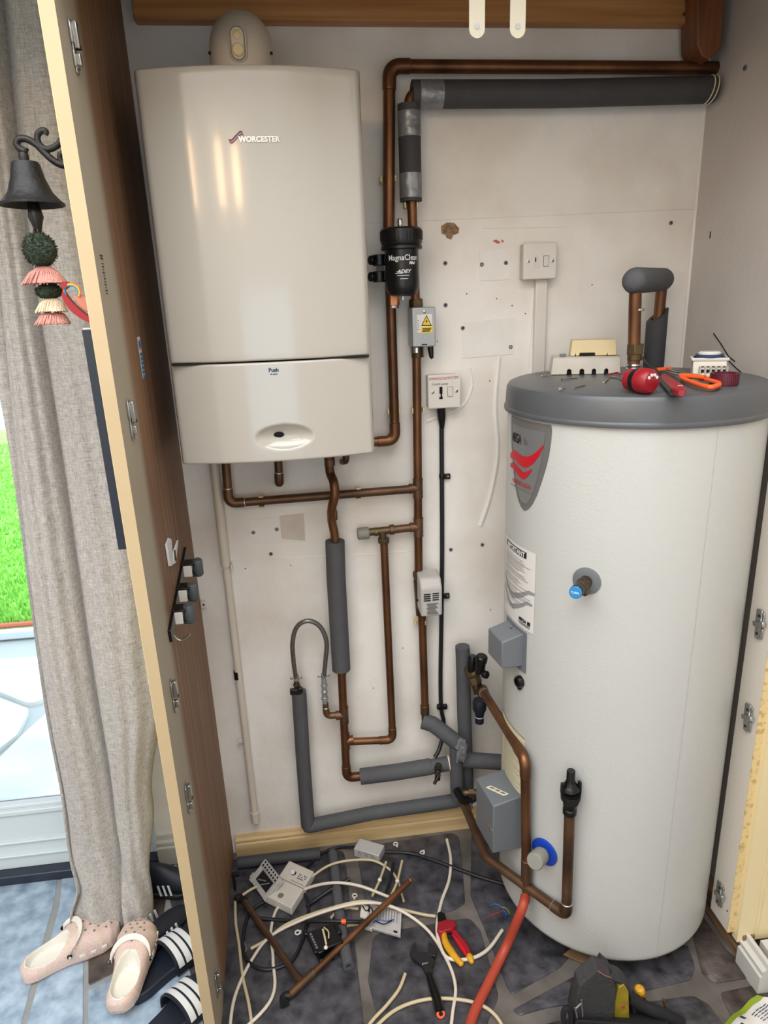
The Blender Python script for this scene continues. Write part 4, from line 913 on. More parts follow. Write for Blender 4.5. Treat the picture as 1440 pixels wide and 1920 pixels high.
aF, zF = TA(984, 1240, .0); zlo = TA(987, 1262)[1]; zhi = TA(987, 1196)[1]
a_b = aF-.16
ob, Pf, d_ = tbox('immersion_cover', 'grey wedge shaped cover below the white notice', a_b, zlo+.010, zhi+.006, .038, .052, M['grey_box'], .012)
b = B(); b.lathe([(.003, -.002), (.003, .002)], Pf(.0, .026, zhi+.008), (0, 0, 1), 10); obj('cover_screw', b, M['chrome'], ob)
zlo = TA(979, 1596)[1]; zhi = TA(979, 1496)[1]; a_b = TA(978, 1560)[0]-.20
ob, Pf, d_ = tbox('immersion_cover', 'large grey control cover low on the left of the jacket, with a small printed sticker', a_b, zlo+.006, zhi+.006, .054, .072, M['grey_box'], .010, False)
b = B(); q = [Pf(u, v, zhi+.0066-(.010*(v-.02)/(d_-.02) if v > .02 else 0)) for u, v in ((-.012, .078), (.034, .050), (.034, .036), (-.012, .064))]; b.prism(q, (0, 0, .0008)); so = obj('cover_sticker', b, M['label_cream'], ob, smooth=False)
b = B()
for i in range(3): b.prism([x+Vector((0, 0, .0012)) for x in (q[0].lerp(q[1], .1+.3*i).lerp(q[3].lerp(q[2], .1+.3*i), .3), q[0].lerp(q[1], .33+.3*i).lerp(q[3].lerp(q[2], .33+.3*i), .3), q[0].lerp(q[1], .33+.3*i).lerp(q[3].lerp(q[2], .33+.3*i), .75), q[0].lerp(q[1], .1+.3*i).lerp(q[3].lerp(q[2], .1+.3*i), .75))], (0, 0, .0003))
obj('sticker_print', b, M['ink_faint'], so, smooth=False)
b = B(); zz = zlo+(zhi-zlo)*.42; b.hexa([Pf(.006, d_-.010, zz), Pf(.050, d_-.010, zz), Pf(.050, d_+.0006, zz), Pf(.006, d_+.0006, zz), Pf(.006, d_-.010, zz+.012), Pf(.050, d_-.010, zz+.012), Pf(.050, d_+.0006, zz+.012), Pf(.006, d_+.0006, zz+.012)]); obj('screw_recess', b, M['seal'], ob, smooth=False)
b = B(); b.lathe([(.0035, 0), (.0035, .002)], Pf(.040, d_+.0006, zz+.006), Pf(0, 1, 0)-Pf(0, 0, 0), 10); obj('cover_screw', b, M['chrome'], ob)
# black drain plug
p = T(977, 1277); a = math.atan2(p.x-TC.x, -(p.y-TC.y)); n = Vector((math.sin(a), -math.cos(a), 0))
b = B(); b.lathe([(.0135, -.002), (.0145, .004), (.0125, .012), (.0085, .013), (.0085, .004)], p, n, 24, caps=False); b.ball(p+n*.004+Vector((0, 0, -.016)), .0055, (1, 1, 1.2)); pg = obj('grommet', b, M['black'], tk)
b = B(); b.lathe([(.0086, .005), (.0086, .006)], p, n, 20); obj('grommet_hole', b, M['hole'], pg)
# temperature and pressure valve
p = T(1100, 1089); a = math.atan2(p.x-TC.x, -(p.y-TC.y)); n = Vector((math.sin(a), -math.cos(a), 0)); tt = Vector((math.cos(a), math.sin(a), 0))
b = B(); a0, z0 = a, p.z; rr = .029
b.rings([[TP(a0+r*math.cos(2*PI*k/32)/TR, z0+r*math.sin(2*PI*k/32), o_) for k in range(32)] for r, o_ in ((rr, -.002), (rr, .002), (rr-.004, .0032), (.012, .0036))]); rp_ = obj('rose_plate', b, M['grey_box'], tk, angle=40)
va_ = thing('relief_valve', 'brass relief valve with a black and blue cap on the front of the cylinder', 'valve', p)
c0 = p; c1 = W(1079, 1111, p.y-.062)
dv_ = (c1-c0)
b = B(); b.tube([c0, c0+dv_*.62], .0125, 18); b.lathe([(.0145, -.005), (.0145, .005)], c0+dv_*.30, dv_, 6); b.tube([c0+dv_*.52, c0+dv_*.52+Vector((.012, -.004, -.014))], .009, 14); obj('valve_body', b, M['brass'], va_, bevel=.0008)
b = B(); b.lathe([(.0115, -.020), (.0135, -.016), (.0135, .006), (.0128, .008)], c0+dv_*.88, dv_, 10); obj('cap', b, M['black'], va_, bevel=.001)
b = B(); b.lathe([(.0124, 0), (.0124, .004), (.0115, .0048)], c0+dv_*.88+dv_.normalized()*.007, dv_, 24); o = obj('cap_disc', b, M['blue_cap'], va_)
n_ = dv_.normalized(); u_ = n_.cross(Vector((0, 0, 1))).normalized()*-1
me = text_mesh('TURN', .006, 0, .0001); b = B(); oo = c0+dv_*.88+n_*.0124; b.mesh(me, lambda v: oo+u_*v.x*1.0+n_.cross(u_)*-1*v.y*-1); obj('lettering', b, M['white_text'], o, smooth=False)

# ------------------------------------------------------------------ pipes at the left of the cylinder
YS = -.052
sleeve('tall upright grey foam sleeve with a rounded top behind the black pressure valve', [W(867, 1212, YS), W(868, 1230, YS), W(870, 1330, YS), W(876, 1490, YS)], .0205, M['foam'])
o = bpy.context.scene.objects[-1] if False else None
pr_ = thing('pressure_valve', 'black topped brass pressure reducing valve between the foam sleeve and the cylinder', 'valve', W(895, 1290, -.11))
YP = -.115
b = B(); b.tube([W(885, 1250, YP+.03), W(898, 1300, YP)], .015, 16); b.lathe([(.019, -.010), (.019, .010)], W(890, 1275, YP), (.3, -.3, -1), 8); b.lathe([(.016, -.012), (.016, .012)], W(904, 1296, YP-.01), (.4, -.5, -.8), 8); b.tube([W(872, 1245, YS), W(890, 1278, YP)], .012, 14); obj('valve_body', b, M['brass'], pr_, bevel=.001)
b = B(); b.lathe([(.012, -.026), (.014, -.020), (.014, .008), (.0165, .010), (.0165, .026), (.013, .030)], W(901, 1246, YP-.012), (.08, -.15, 1), 16); obj('relief_head', b, M['black'], pr_, bevel=.001)
b = B(); b.lathe([(.010, -.030), (.0125, -.018), (.0125, .012), (.010, .018)], W(885, 1240, YP+.02), (.1, 0, 1), 14); b.lathe([(.008, 0), (.011, .004), (.011, .016), (.006, .019)], W(905, 1263, YP-.02), (.5, -.8, .15), 12); obj('side_head', b, M['black'], pr_, bevel=.001)
b = B(); b.lathe([(.017, .052), (.0195, .045), (.0195, .022), (.0145, .012), (.0125, 0), (.0125, -.020), (.0125, -.022)], W(899, 1342, YP+.012), (0, 0, 1), 24); cvn = obj('strainer_cup', b, M['navy_rub'], pr_)
b = B(); b.lathe([(.0128, -.001), (.0128, .001)], W(899, 1343, YP+.012), (0, 0, 1), 24); obj('print_ring', b, M['white_text'], cvn)
zv = T(988, 1500).y-.030; zv2 = zv
q = [W(903, 1292, YP-.01), W(985, 1424, zv), W(990, 1480, zv), W(987, 1640, zv)]
q[2] = q[1]+(q[3]-q[1])*.3
PX_ = pipe('copper_pipe', 'copper pipe slanting from the black topped valve, then straight down in front of the cylinder', [q[0], q[1], q[3]], R22+.0006, M['copper'], .032, fit=(1,))
ring(PX_, q[0].lerp(q[1], .02), q[1]-q[0], .0155, .018, M['brass'], 'compression_nut', True)
b = B(); c = W(905, 1294, YP-.01); b.lathe([(.0145, 0), (.0145, .003)], q[0].lerp(q[1], .06), q[1]-q[0], 16); obj('solder_ring', b, M['solder'], PX_)
top = W(987.5, 1612, zv); bot = W(987, 1690, zv-.004)
b = B(); b.tube([top, W(987, 1650, zv)], R22*1.2, 18); b.tube([W(987, 1650, zv), bot], R15*1.15, 14); b.lathe([(R22*1.24, -.003), (R22*1.24, .001)], top, (0, 0, 1), 18); b.lathe([(.011, -.003), (.011, .003)], W(987, 1672, zv), (0, 0, 1), 14); obj('reducer', b, M['copper_old'], PX_, bevel=.0006)
b = B(); b.lathe([(.0137, -.0015), (.0137, .0015)], top, (0, 0, 1), 18); obj('solder_ring', b, M['solder'], PX_)
# grey outlet and blue flange behind it
p = T(1022, 1596); a = math.atan2(p.x-TC.x, -(p.y-TC.y)); n = Vector((math.sin(a), -math.cos(a), 0))
b = B(); b.lathe([(.010, 0), (.034, 0), (.0345, .004), (.030, .006), (.010, .006)], p, n, 36, caps=False); bf_ = obj('blue_flange', b, M['blue_flange'], tk); bf_['label'] = 'bright blue round flange'
c1 = W(1001, 1617, p.y-.05); dd = (c1-p)
b = B(); b.lathe([(.011, 0), (.011, .022), (.0195, .026), (.0205, .064), (.0185, .068)], p, dd, 24); obj('grey_knob', b, M['cap_grey'], bf_, bevel=.001)
# pipes under the taped joint
sleeve('short grey foam sleeve running towards the cylinder from the taped joint', [W(868, 1424, -.075), W(939, 1429, -.10)], .0225, M['foam'], hollow=.013)
YJ = -.082
sj = sleeve('flared grey foam sleeve slanting down from the short copper pipe to the taped joint', [W(792, 1352, Y1-.012), W(812, 1358, Y1-.02), W(864, 1398, YJ-.012)], [.016, .0225, .0225][1], M['foam'], rad=.01)
sk = sleeve('short upright grey foam sleeve with silver tape round its top, above the stop valve', [W(855, 1392, YJ-.006), W(857, 1492, YJ-.006)], .0195, M['foam'])
b = B(); c = W(866, 1406, YJ-.03); random.seed(4)
for k in range(3):
    a, e = W(862+k*4, 1386, YJ-.034-.003*k), W(858+k*5, 1428, YJ-.036-.002*k); b.tube([a.lerp(e, i/6)+Vector((random.uniform(-.004, .004), random.uniform(-.004, .004), 0)) for i in range(7)], [.004, .007, .009, .008, .009, .006, .003], 7)
obj('tape_wrap', b, M['duct'], sk)
sv_ = thing('stop_valve', 'tarnished stop valve cluster above the skirting, left of the grey control cover', 'valve', W(880, 1490, -.11))
b = B(); b.tube(fil([W(858, 1490, -.10), W(872, 1486, -.12), W(912, 1488, -.13)], .01), .0115, 14); b.tube([W(906, 1470, -.12), W(907, 1506, -.12)], .012, 12); b.lathe([(.014, -.008), (.014, .008)], W(884, 1487, -.125), (1, -.2, 0), 6); obj('valve_body', b, M['brass'], sv_, bevel=.0008)
b = B(); b.tube([W(855, 1480, -.12), W(866, 1500, -.13), W(886, 1500, -.13)], .011, 12); b.tube([W(886, 1500, -.13), W(893, 1492, -.13)], .010, 12); obj('lever', b, M['black'], sv_)
b = B(); b.lathe([(.0065, -.010), (.0065, .010)], W(882, 1509, -.135), (0, 0, 1), 12); b.ball(W(882.5, 1514, -.135), .0065); obj('drain_screw', b, M['chrome'], sv_)
b = B(); b.tube([W(912, 1489, -.13), W(934, 1490, -.16)], .0105, 12); obj('outlet_pipe', b, M['copper_old'], sv_)
# low discharge pipe round to the tundish
pe = T(1058, 1716, .030); pm = F(925, 1622, .062)
pe2 = pe.copy()
tb = T(1068, 1524, .030); pe = Vector((W(1062, 1716, tb.y).x, tb.y, W(1062, 1716, tb.y).z))
s0 = W(867, 1500, -.095)
for k in range(60):                   # bring the bend forward until the run clears the jacket
    s2 = W(912, 1608, -.12-.005*k); e_ = (pe-s2); t_ = max(0, min(1, ((TC.x-s2.x)*e_.x+(TC.y-s2.y)*e_.y)/(e_.x**2+e_.y**2))); m_ = s2+e_*t_
    if math.hypot(m_.x-TC.x, m_.y-TC.y) > TR+.013: break
q = [s0, s2, pe, tb]
LP_ = pipe('copper_pipe', 'low copper pipe slanting round the cylinder foot and turning up to the black tundish', q, R22+.0008, M['copper_old'], .024, fit=(2,))
td = thing('tundish', 'black plastic tundish cup on top of the low copper pipe in front of the cylinder', 'tundish', tb)
z0 = tb.z; zt_ = W(1070, 1447, tb.y).z; h = zt_-z0; oT = Vector((tb.x, tb.y, z0))
b = B(); b.lathe([(.0115, -.004), (.0155, 0), (.0155, h*.10), (.0135, h*.13), (.0155, h*.17), (.0155, h*.26), (.0215, h*.36), (.0225, h*.52)], oT, (0, 0, 1), 28); obj('lower_cup', b, M['black'], td, angle=30)
b = B()
for s in (-1, 1): b.prism([oT+Vector((s*.0225, y, h*z)) for y, z in ((-.006, .50), (.006, .50), (.004, .74), (-.004, .74))], (-s*.006, 0, 0))
b.lathe([(.0145, h*.66), (.0185, h*.62), (.0205, h*.56), (.0185, h*.58), (.013, h*.70), (.0095, h*.76), (.0095, h*.98), (.0085, h)], oT+Vector((0, .004, 0)), (0, 0, 1), 24); obj('upper_cup', b, M['black'], td, angle=40)
b = B(); b.lathe([(.017, h*.28), (.0205, h*.40), (.0212, h*.50)], oT+Vector((0, -.0028, 0)), (0, 0, 1), 24, caps=False); obj('cup_mouth', b, M['hole'], td)
# red hose
hs = [W(985, 1680, zv-.006), W(978, 1706, zv-.03), F(950, 1772, .040), F(915, 1845, .014), F(885, 1910, .0145), F(868, 1990, .0145)]
b = B(); b.tube(spl(hs, 10), .0118, 16); o = tag(obj('drain_hose', b, M['hose_red'], angle=60), 'orange red rubber hose trailing over the floor from the end of a copper pipe', 'hose')

# ------------------------------------------------------------------ outlet pipe on the lid
tx, ty = TC.x+.004, TC.y+.01
pz = lambda px, py, y=ty: W(px, py, y)
zlidc = ZLT+.001
top = pz(1190, 556)
hp = [Vector((tx, ty, zlidc)), Vector((top.x, ty, top.z+.028)), W(1240, 548, -.075), W(1237, 690, -.075)]
hp[2].z = hp[1].z+.004
HO = pipe('copper_pipe', 'stout copper outlet pipe rising from the grey lid and looping back to the wall', [hp[0], hp[1], hp[2], Vector((hp[2].x-.004, hp[2].y, 1.39))], .0132, M['copper'], .022)
ring(HO, Vector((tx, ty, W(1185, 655, ty).z)), (0, 0, 1), .019, .022, M['brass'], 'compression_nut', True); ring(HO, Vector((tx, ty, W(1185, 668, ty).z)), (0, 0, 1), .0155, .018, M['brass'], 'nut_shoulder')
zz0 = Vector((tx, ty, zlidc)); b = B()
for k in range(4): b.lathe([(.0155, -.003), (.0172, 0), (.0155, .003)], zz0+Vector((0, 0, .004+.0075*k)), (0, 0, 1), 20)
obj('threaded_boss', b, M['chrome'], HO); ring(HO, Vector((tx-.0, ty, W(1190, 581, ty).z)), (0, 0, 1), .0142, .005, M['solder'], 'solder_ring')
dh = (hp[2]-hp[1]).normalized(); P_s = [hp[1]-dh*.030, hp[1]-dh*.026, hp[1]-dh*.018, hp[1]-dh*.004, hp[1]+(hp[2]-hp[1])*.5, hp[2]-dh*.002, hp[2]+dh*.016, hp[2]+dh*.024, hp[2]+dh*.027]
b = B(); b.tube([p+Vector((0, 0, .004)) for p in P_s], [.010, .019, .0245, .027, .027, .027, .0245, .017, .008], 24); sv1 = tag(obj('pipe_insulation', b, M['foam'], angle=60), 'light grey foam sleeve over the bend at the top of the cylinder outlet pipe', 'pipe insulation')
b = B(); c = hp[1]+(hp[2]-hp[1])*.72; b.lathe([(.0276, -.001), (.0276, .001)], c, hp[2]-hp[1], 24, caps=False); obj('sleeve_joint', b, M['foam_dark'], sv1)
xs = hp[2].x-.004; z1 = W(1237, 592, -.075).z
b = B(); b.tube([Vector((xs, -.072, 1.36)), Vector((xs, -.072, z1))], .0255, 20, hollow=.014); o = obj('pipe_insulation', b, M['foam_dark'], angle=50)
for v in o.data.vertices:
    if v.co.z > z1-.001: v.co.z += (v.co.x-xs)*.75
tag(o, 'dark foam sleeve on the drop pipe in the corner behind the cylinder lid', 'pipe insulation')

# ------------------------------------------------------------------ things lying on the lid
ZL = ZLT+.0012
def LD(px, py, h=0.0): return F(px, py, ZL+h)
def lbox(o, yaw): return Matrix.Rotation(yaw, 3, 'Z'), Vector(o)
# white back plate with notches and a cream cover resting on it
fl_c = LD(1033, 703); fr_c = LD(1164, 701); yaw = math.atan2(fr_c.y-fl_c.y, fr_c.x-fl_c.x); wid = (fr_c-fl_c).length
ux_ = Vector((math.cos(yaw), math.sin(yaw), 0)); vx_ = Vector((-math.sin(yaw), math.cos(yaw), 0)); dz = Vector((0, 0, 1))
hW = W(1035, 671, fl_c.y).z-ZL; dep = .085
bx = thing('wiring_box', 'white plastic wiring box with four notches, upside down on the grey lid', 'electrical box', fl_c+ux_*wid/2)
def loc(u, v, w): return fl_c+ux_*u+vx_*v+dz*w
b = B(); prof = []; tp = .006
npx = [(1063, 1072), (1087, 1096), (1110, 1118), (1133, 1141)]
xs_ = [((a-1033)/131*wid, (c-1033)/131*wid) for a, c in npx]
fr_ = [(0, 0)]
for a, c in xs_: fr_ += [(a, 0), (a+.0006, hW*.26), ((a+c)/2, hW*.33), (c-.0006, hW*.26), (c, 0)]
fr_ += [(wid, 0), (wid-tp*.6, hW), (tp*.6, hW)]
b.prism([loc(u, tp*w/hW*.6, w) for u, w in fr_], vx_*.003)
b.hexa([loc(0, .003, 0), loc(.003, .003, 0), loc(.003, dep, 0), loc(0, dep, 0), loc(tp*.6, .006, hW), loc(.007, .006, hW), loc(.007, dep, hW), loc(tp*.6, dep, hW)])
b.hexa([loc(wid-.003, .003, 0), loc(wid, .003, 0), loc(wid, dep, 0), loc(wid-.003, dep, 0), loc(wid-.007, .006, hW), loc(wid-tp*.6, .006, hW), loc(wid-tp*.6, dep, hW), loc(wid-.007, dep, hW)])
b.prism([loc(tp*.6, tp*.6, hW-.003), loc(wid-tp*.6, tp*.6, hW-.003), loc(wid-tp*.6, dep, hW-.003), loc(tp*.6, dep, hW-.003)], (0, 0, .003))
b.hexa([loc(0, dep-.003, 0), loc(wid, dep-.003, 0), loc(wid, dep, 0), loc(0, dep, 0), loc(0, dep-.003, hW), loc(wid, dep-.003, hW), loc(wid, dep, hW), loc(0, dep, hW)])
obj('box_shell', b, M['white_old'], bx, bevel=.0012)
b = B(); b.box(loc(wid/2, dep/2, .006), (.001, .001, .001)); b.prism([loc(.004, .008, .001), loc(wid-.004, .008, .001), loc(wid-.004, .008, hW-.004), loc(.004, .008, hW-.004)], vx_*.002); obj('box_interior', b, M['hole'], bx, smooth=False)
b = B(); b.prism([loc(.020, .02, hW+.0002), loc(.034, .02, hW+.0002), loc(.034, .04, hW+.0002), loc(.020, .04, hW+.0002)], (0, 0, .006)); obj('terminal', b, M['grey_box'], bx)
Zc = ZL+hW+.0006
def CP(px, py): q = W(px, py, fl_c.y+.016); q.z = Zc; return q
ca = CP(1069, 665)
hc = W(1070, 637, ca.y).z-W(1070, 666, ca.y).z; cdp = .062
cc = thing('cover_box', 'cream plastic switch cover with a dirty front resting on the white wiring box', 'electrical box', ca)
def loc2(u, v, w): return ca+ux_*u+vx_*v+dz*w
cw = (CP(1149, 665)-ca).length
b = B(); t_ = .004
b.prism([loc2(0, 0, 0), loc2(cw*.20, 0, 0), loc2(cw*.21, 0, hc*.18), loc2(cw*.52, 0, hc*.18), loc2(cw*.53, 0, 0), loc2(cw, 0, 0), loc2(cw-t_, t_*.5, hc), loc2(t_, t_*.5, hc)], vx_*.003)
b.hexa([loc2(0, .0025, 0), loc2(cw, .0025, 0), loc2(cw, cdp, 0), loc2(0, cdp, 0), loc2(t_, .004, hc), loc2(cw-t_, .004, hc), loc2(cw-t_, cdp, hc), loc2(t_, cdp, hc)]); cs = obj('cover_shell', b, M['cream'], cc, bevel=.0015)
b = B(); b.prism([loc2(cw*.20, -.0003, .0002), loc2(cw*.54, -.0003, .0002), loc2(cw*.53, -.0003, hc*.2), loc2(cw*.21, -.0003, hc*.2)], vx_*.003); 
for u in (.10, .78): b.prism([loc2(cw*u, -.0003, .0002), loc2(cw*u+.003, -.0003, .0002), loc2(cw*u+.002, .0001, hc*.2)], vx_*.003)
obj('cover_slot', b, M['hole'], cc, smooth=False)
# screws
def screw(a, c, label, name='screw', hd=.0028, r=.0013):
    P, Q = LD(*a, hd*.9), LD(*c, r); t = tag(None or bpy.data.objects.new(name, None), label, 'screw', 'loose screws on the cylinder lid') if False else thing(name, label, 'screw', P, 'loose screws on the cylinder lid')
    d = (Q-P); L_ = d.length; b = B(); b.lathe([(hd*.75, -.0014), (hd, 0), (hd*.7, .001), (r, .0025), (r, L_-.004), (.0002, L_)], P, d, 12); obj('screw_body', b, M['chrome'], t); return t
screw((1054, 711), (1085, 708), 'longest loose screw, lying just in front of the white wiring box'); screw((1050, 729), (1062, 728.5), 'short loose screw nearest the front edge of the lid, on the left', hd=.004)
screw((1076, 727), (1098, 722), 'loose screw pointing at the wiring box, right of the shortest screw'); screw((1132, 717), (1142, 710), 'pale loose screw lying alone between the wiring box and the red screwdriver')
screw((1016, 705), (1030, 705), 'loose screw half hidden at the left end of the wiring box', hd=.002, r=.001)
# timer clock
ta = LD(1330, 708)
tm = thing('timer_clock', 'white plug-in timer with a blue ringed dial beside the burgundy tape roll', 'timer', LD(1318, 700))
tu = (LD(1358, 706)-LD(1292, 706)).normalized(); tv = Vector((-tu.y, tu.x, 0)); t0 = LD(1298, 707); tw = (LD(1360, 706)-t0).length
def tl(u, v, w): return t0+tu*u+tv*v+dz*w
th = W(1300, 672, t0.y).z-ZL; 
b = B(); b.hexa([tl(0, 0, 0), tl(tw, 0, 0), tl(tw, .060, 0), tl(0, .060, 0), tl(0, .012, th), tl(tw, .012, th), tl(tw, .060, th), tl(0, .060, th)]); b.hexa([tl(-.004, .008, th*.82), tl(tw+.004, .008, th*.82), tl(tw+.004, .064, th*.82), tl(-.004, .064, th*.82), tl(-.004, .008, th*1.0), tl(tw+.004, .008, th*1.0), tl(tw+.004, .064, th*1.0), tl(-.004, .064, th*1.0)]); b.hexa([tl(.012, -.006, 0), tl(tw-.004, -.006, 0), tl(tw-.004, .01, 0), tl(.012, .01, 0), tl(.012, -.002, th*.62), tl(tw-.004, -.002, th*.62), tl(tw-.004, .012, th*.62), tl(.012, .012, th*.62)])
bo = obj('timer_body', b, M['white_old'], tm, bevel=.002)
b = B()
for k in range(5): b.box(tl(.018+k*.0105, -.0052, th*.34), (.006, .003, .006))
for k in range(5): b.box(tl(.018+k*.0105, -.003, th*.56), (.006, .003, .0014))
obj('terminal_hole', b, M['hole'], bo)
b = B()
for k in range(6): b.box(tl(.0128+k*.0105, -.0055, th*.30), (.0022, .006, th*.55))
obj('terminal_fin', b, M['white_old'], bo)
dcx = tl(tw/2, .036, th)
b = B(); b.lathe([(.029, 0), (.029, .004), (.027, .006)], dcx, (0, 0, 1), 32); obj('dial_ring', b, M['ink_blue'], tm)
b = B(); b.lathe([(.023, .003), (.023, .009), (.020, .0115), (0, .012)], dcx, (0, 0, 1), 32); obj('dial', b, M['white'], tm)
# burgundy tape roll
c = LD(1363, 722); rr = (LD(1390, 722)-LD(1336, 722)).length/2; hh = W(1363, 700, c.y-.0).z-ZL
c = Vector((c.x, c.y+rr*.4, ZL)); b = B(); b.lathe([(rr, 0), (rr, hh), (rr*.80, hh), (rr*.80, 0), (rr, 0)], c, (0, 0, 1), 40, caps=False); tr_ = tag(obj('tape_roll', b, M['maroon'], angle=40), 'burgundy ribbed ring standing on its edge side beside the timer on the lid', 'tape roll')
tr_['label'] = 'burgundy ribbed plastic ring lying flat beside the timer on the lid'
b = B()
for k in range(40):
    t = 2*PI*k/40; b.box(c+Vector((rr*math.cos(t), rr*math.sin(t), hh/2)), (.0016, .0022, hh*.9), Matrix.Rotation(t, 3, 'Z'))
obj('rib', b, M['maroon'], tr_)
# stubby ratchet screwdriver
R_ = .0225; e0 = LD(1186, 712, R_)+Vector((-.004, .012, 0)); ax = Vector((.36, -.93, 0)).normalized()
sd = thing('screwdriver', 'stubby red and black screwdriver with a row of white dots on its butt end', 'screwdriver', Vector((e0.x, e0.y, ZL)))
b = B(); b.lathe([(.008, 0), (R_*.86, .004), (R_*.93, .012), (R_*.93, .018)], e0, ax, 24); b.lathe([(R_, .030), (R_*1.04, .034), (R_*1.02, .052), (R_*.82, .058), (0, .0595)], e0, ax, 24); obj('handle', b, M['tool_red'], sd)
b = B(); b.lathe([(R_*.90, .017), (R_*.96, .020), (R_*.98, .028), (R_*.96, .032)], e0, ax, 24); o = obj('grip_band', b, M['black'], sd); o['label'] = 'black rubber band round the handle'
b = B(); up_ = Vector((0, 0, 1)); sx_ = ax.cross(up_).normalized(); uu = sx_.cross(ax)
for k in range(4): t = .9-.62*k; b.lathe([(.0030, 0), (.0030, .0016)], e0+ax*.0582+(sx_*math.sin(t*1.0)+uu*math.cos(t*1.0))*.0125, ax, 10)
obj('dot', b, M['white_text'], sd)
b = B(); b.lathe([(.0058, -.016), (.0058, 0)], e0, ax, 14); b.lathe([(.0028, -.045), (.0028, -.016)], e0, ax, 8); obj('shaft', b, M['chrome'], sd)
# red folding knife
k1 = LD(1278, 737, .0108); k0 = LD(1246, 708, .0108)
kn = thing('utility_knife', 'red handled knife pointing away, lying between the stubby screwdriver and the orange saw', 'knife', Vector((k0.x, k0.y, ZL)))
ak = (k1-k0).normalized(); Lk = (k1-k0).length
b = B(); b.tube([k0, k0+ak*Lk*.3, k0+ak*Lk*.72, k0+ak*Lk*.93, k1], [.008, .0100, .0108, .0098, .0055], 16); obj('handle', b, M['tool_red'], kn, angle=60)
b = B(); sdv = ak.cross(Vector((0, 0, 1))).normalized(); b.tube([k0+sdv*-.004+dz*.002, k0+ak*Lk*.35-sdv*.006+dz*.006, k0+ak*Lk*.62-sdv*.006+dz*.007], [.007, .007, .004], 12); b.tube([k0+sdv*.006-dz*.004, k0+ak*Lk*.8+sdv*.008-dz*.005], [.006, .0065], 10); obj('grip', b, M['black'], kn)
b = B(); q0 = k0-ak*.002; q1 = LD(1199, 676, .012); b.tube([q0, q0.lerp(q1, .5)+dz*.004, q1+dz*.012], .0032, 10); obj('blade_shaft', b, M['iron'], kn)
b = B(); me = text_mesh('mm', .004, 0, 0); bpy.data.meshes.remove(me); b.box(k0+ak*Lk*.9+dz*.0095, (.008, .003, .001)); obj('print_mark', b, M['white_text'], kn, smooth=False)
# orange junior saw
jw = thing('junior_hacksaw', 'orange handled junior hacksaw lying behind the red knife', 'saw', LD(1300, 705))
hz = .008
lp = [LD(1348, 722, hz), LD(1330, 726, hz), LD(1300, 718, hz), LD(1278, 708, hz), LD(1290, 704, hz), LD(1322, 711, hz), LD(1346, 718, hz)]
b = B(); b.tube(spl(lp+[lp[0]], 6), .0048, 10, caps=False); b.tube([LD(1276, 704, hz+.004), LD(1322, 708, hz+.004)], .0048, 10); obj('handle', b, M['tool_orange'], jw)
b = B(); b.tube(spl([LD(1236, 694, hz), LD(1262, 700, hz), LD(1296, 706, hz)], 5), .0028, 8); b.tube(spl([LD(1240, 690, hz+.002), LD(1280, 699, hz+.002), LD(1320, 706, hz+.002)], 5), .0024, 8); obj('saw_frame', b, M['chrome'], jw)
b = B(); b.tube([LD(1231, 694, .009), LD(1258, 692, .009)], .0055, 10); tag(obj('plastic_rod', b, M['tool_orange'], bevel=.001), 'small orange plastic rod behind the red tools on the lid', 'rod')
b = B(); b.tube([LD(1140, 702, .003), LD(1158, 699, .004), LD(1176, 705, .004)], .0022, 8); tag(obj('wire_scrap', b, M['ink_red']), 'scrap of red wire between the wiring box and the stubby screwdriver', 'wire')
# ================================================================== door bell on the outside of the side panel
YB = -.55
bl = thing('door_bell', 'black cast iron bell on a scrolled bracket fixed to the outside of the side panel', 'bell', W(60, 345, YB))
def BW(px, py, y=YB): return W(px, py, y)
b = B()
def taper(n, a=.0038, c=.0052): return [a+(c-a)*math.sin(PI*min(1, .15+.7*i/n)) for i in range(n+1)]
P = spl([BW(49, 281), BW(51.5, 274), BW(47, 284), BW(37, 279), BW(31, 270), BW(36, 261), BW(50, 261), BW(68, 271), BW(84, 287), BW(100, 301), BW(115, 309), BW(134, 311)][2:], 6); b.tube(P, [.0052]*len(P), 10)
P = spl([BW(49, 277), BW(46, 285), BW(38, 282)], 5); b.tube(P, .0042, 10)
P = spl([BW(85, 253), BW(86, 247), BW(80, 245), BW(73, 249), BW(70, 258), BW(74, 271), BW(86, 280), BW(100, 277), BW(112, 268), BW(118, 256), BW(121, 246)], 6); b.tube(P, [.004+.0008*min(1, i/8) for i in range(len(P))], 10)
P = spl([BW(125, 292), BW(120, 287), BW(113, 289), BW(112, 297), BW(117, 304), BW(125, 309)], 5); b.tube(P, .0038, 10)
pl = W(128, 275, YB); b.box((pl.x+.004, YB, pl.z+.0), (.006, .022, .11)); obj('scroll_bracket', b, M['iron'], bl)
tp_, rm = BW(42, 303), BW(61, 386); c0 = Vector((BW(61, 386).x, YB, BW(61, 383).z)); rr = (BW(121, 383)-BW(1, 383)).length/2; ht = (tp_.z-c0.z)
axb = (Vector((BW(46, 303).x, YB, tp_.z))-c0).normalized(); axb = Vector((axb.x*.35, 0, 1)).normalized()
b = B(); b.lathe([(0, ht+.002), (rr*.28, ht), (rr*.40, ht*.985), (rr*.44, ht*.93), (rr*.52, ht*.62), (rr*.68, ht*.28), (rr*.92, ht*.06), (rr, ht*.02), (rr, -.002), (rr*.95, .000), (rr*.80, ht*.08), (rr*.55, ht*.4), (rr*.36, ht*.85), (0, ht*.9)], c0, axb, 48, caps=False); obj('bell_dome', b, M['iron'], bl, angle=50)
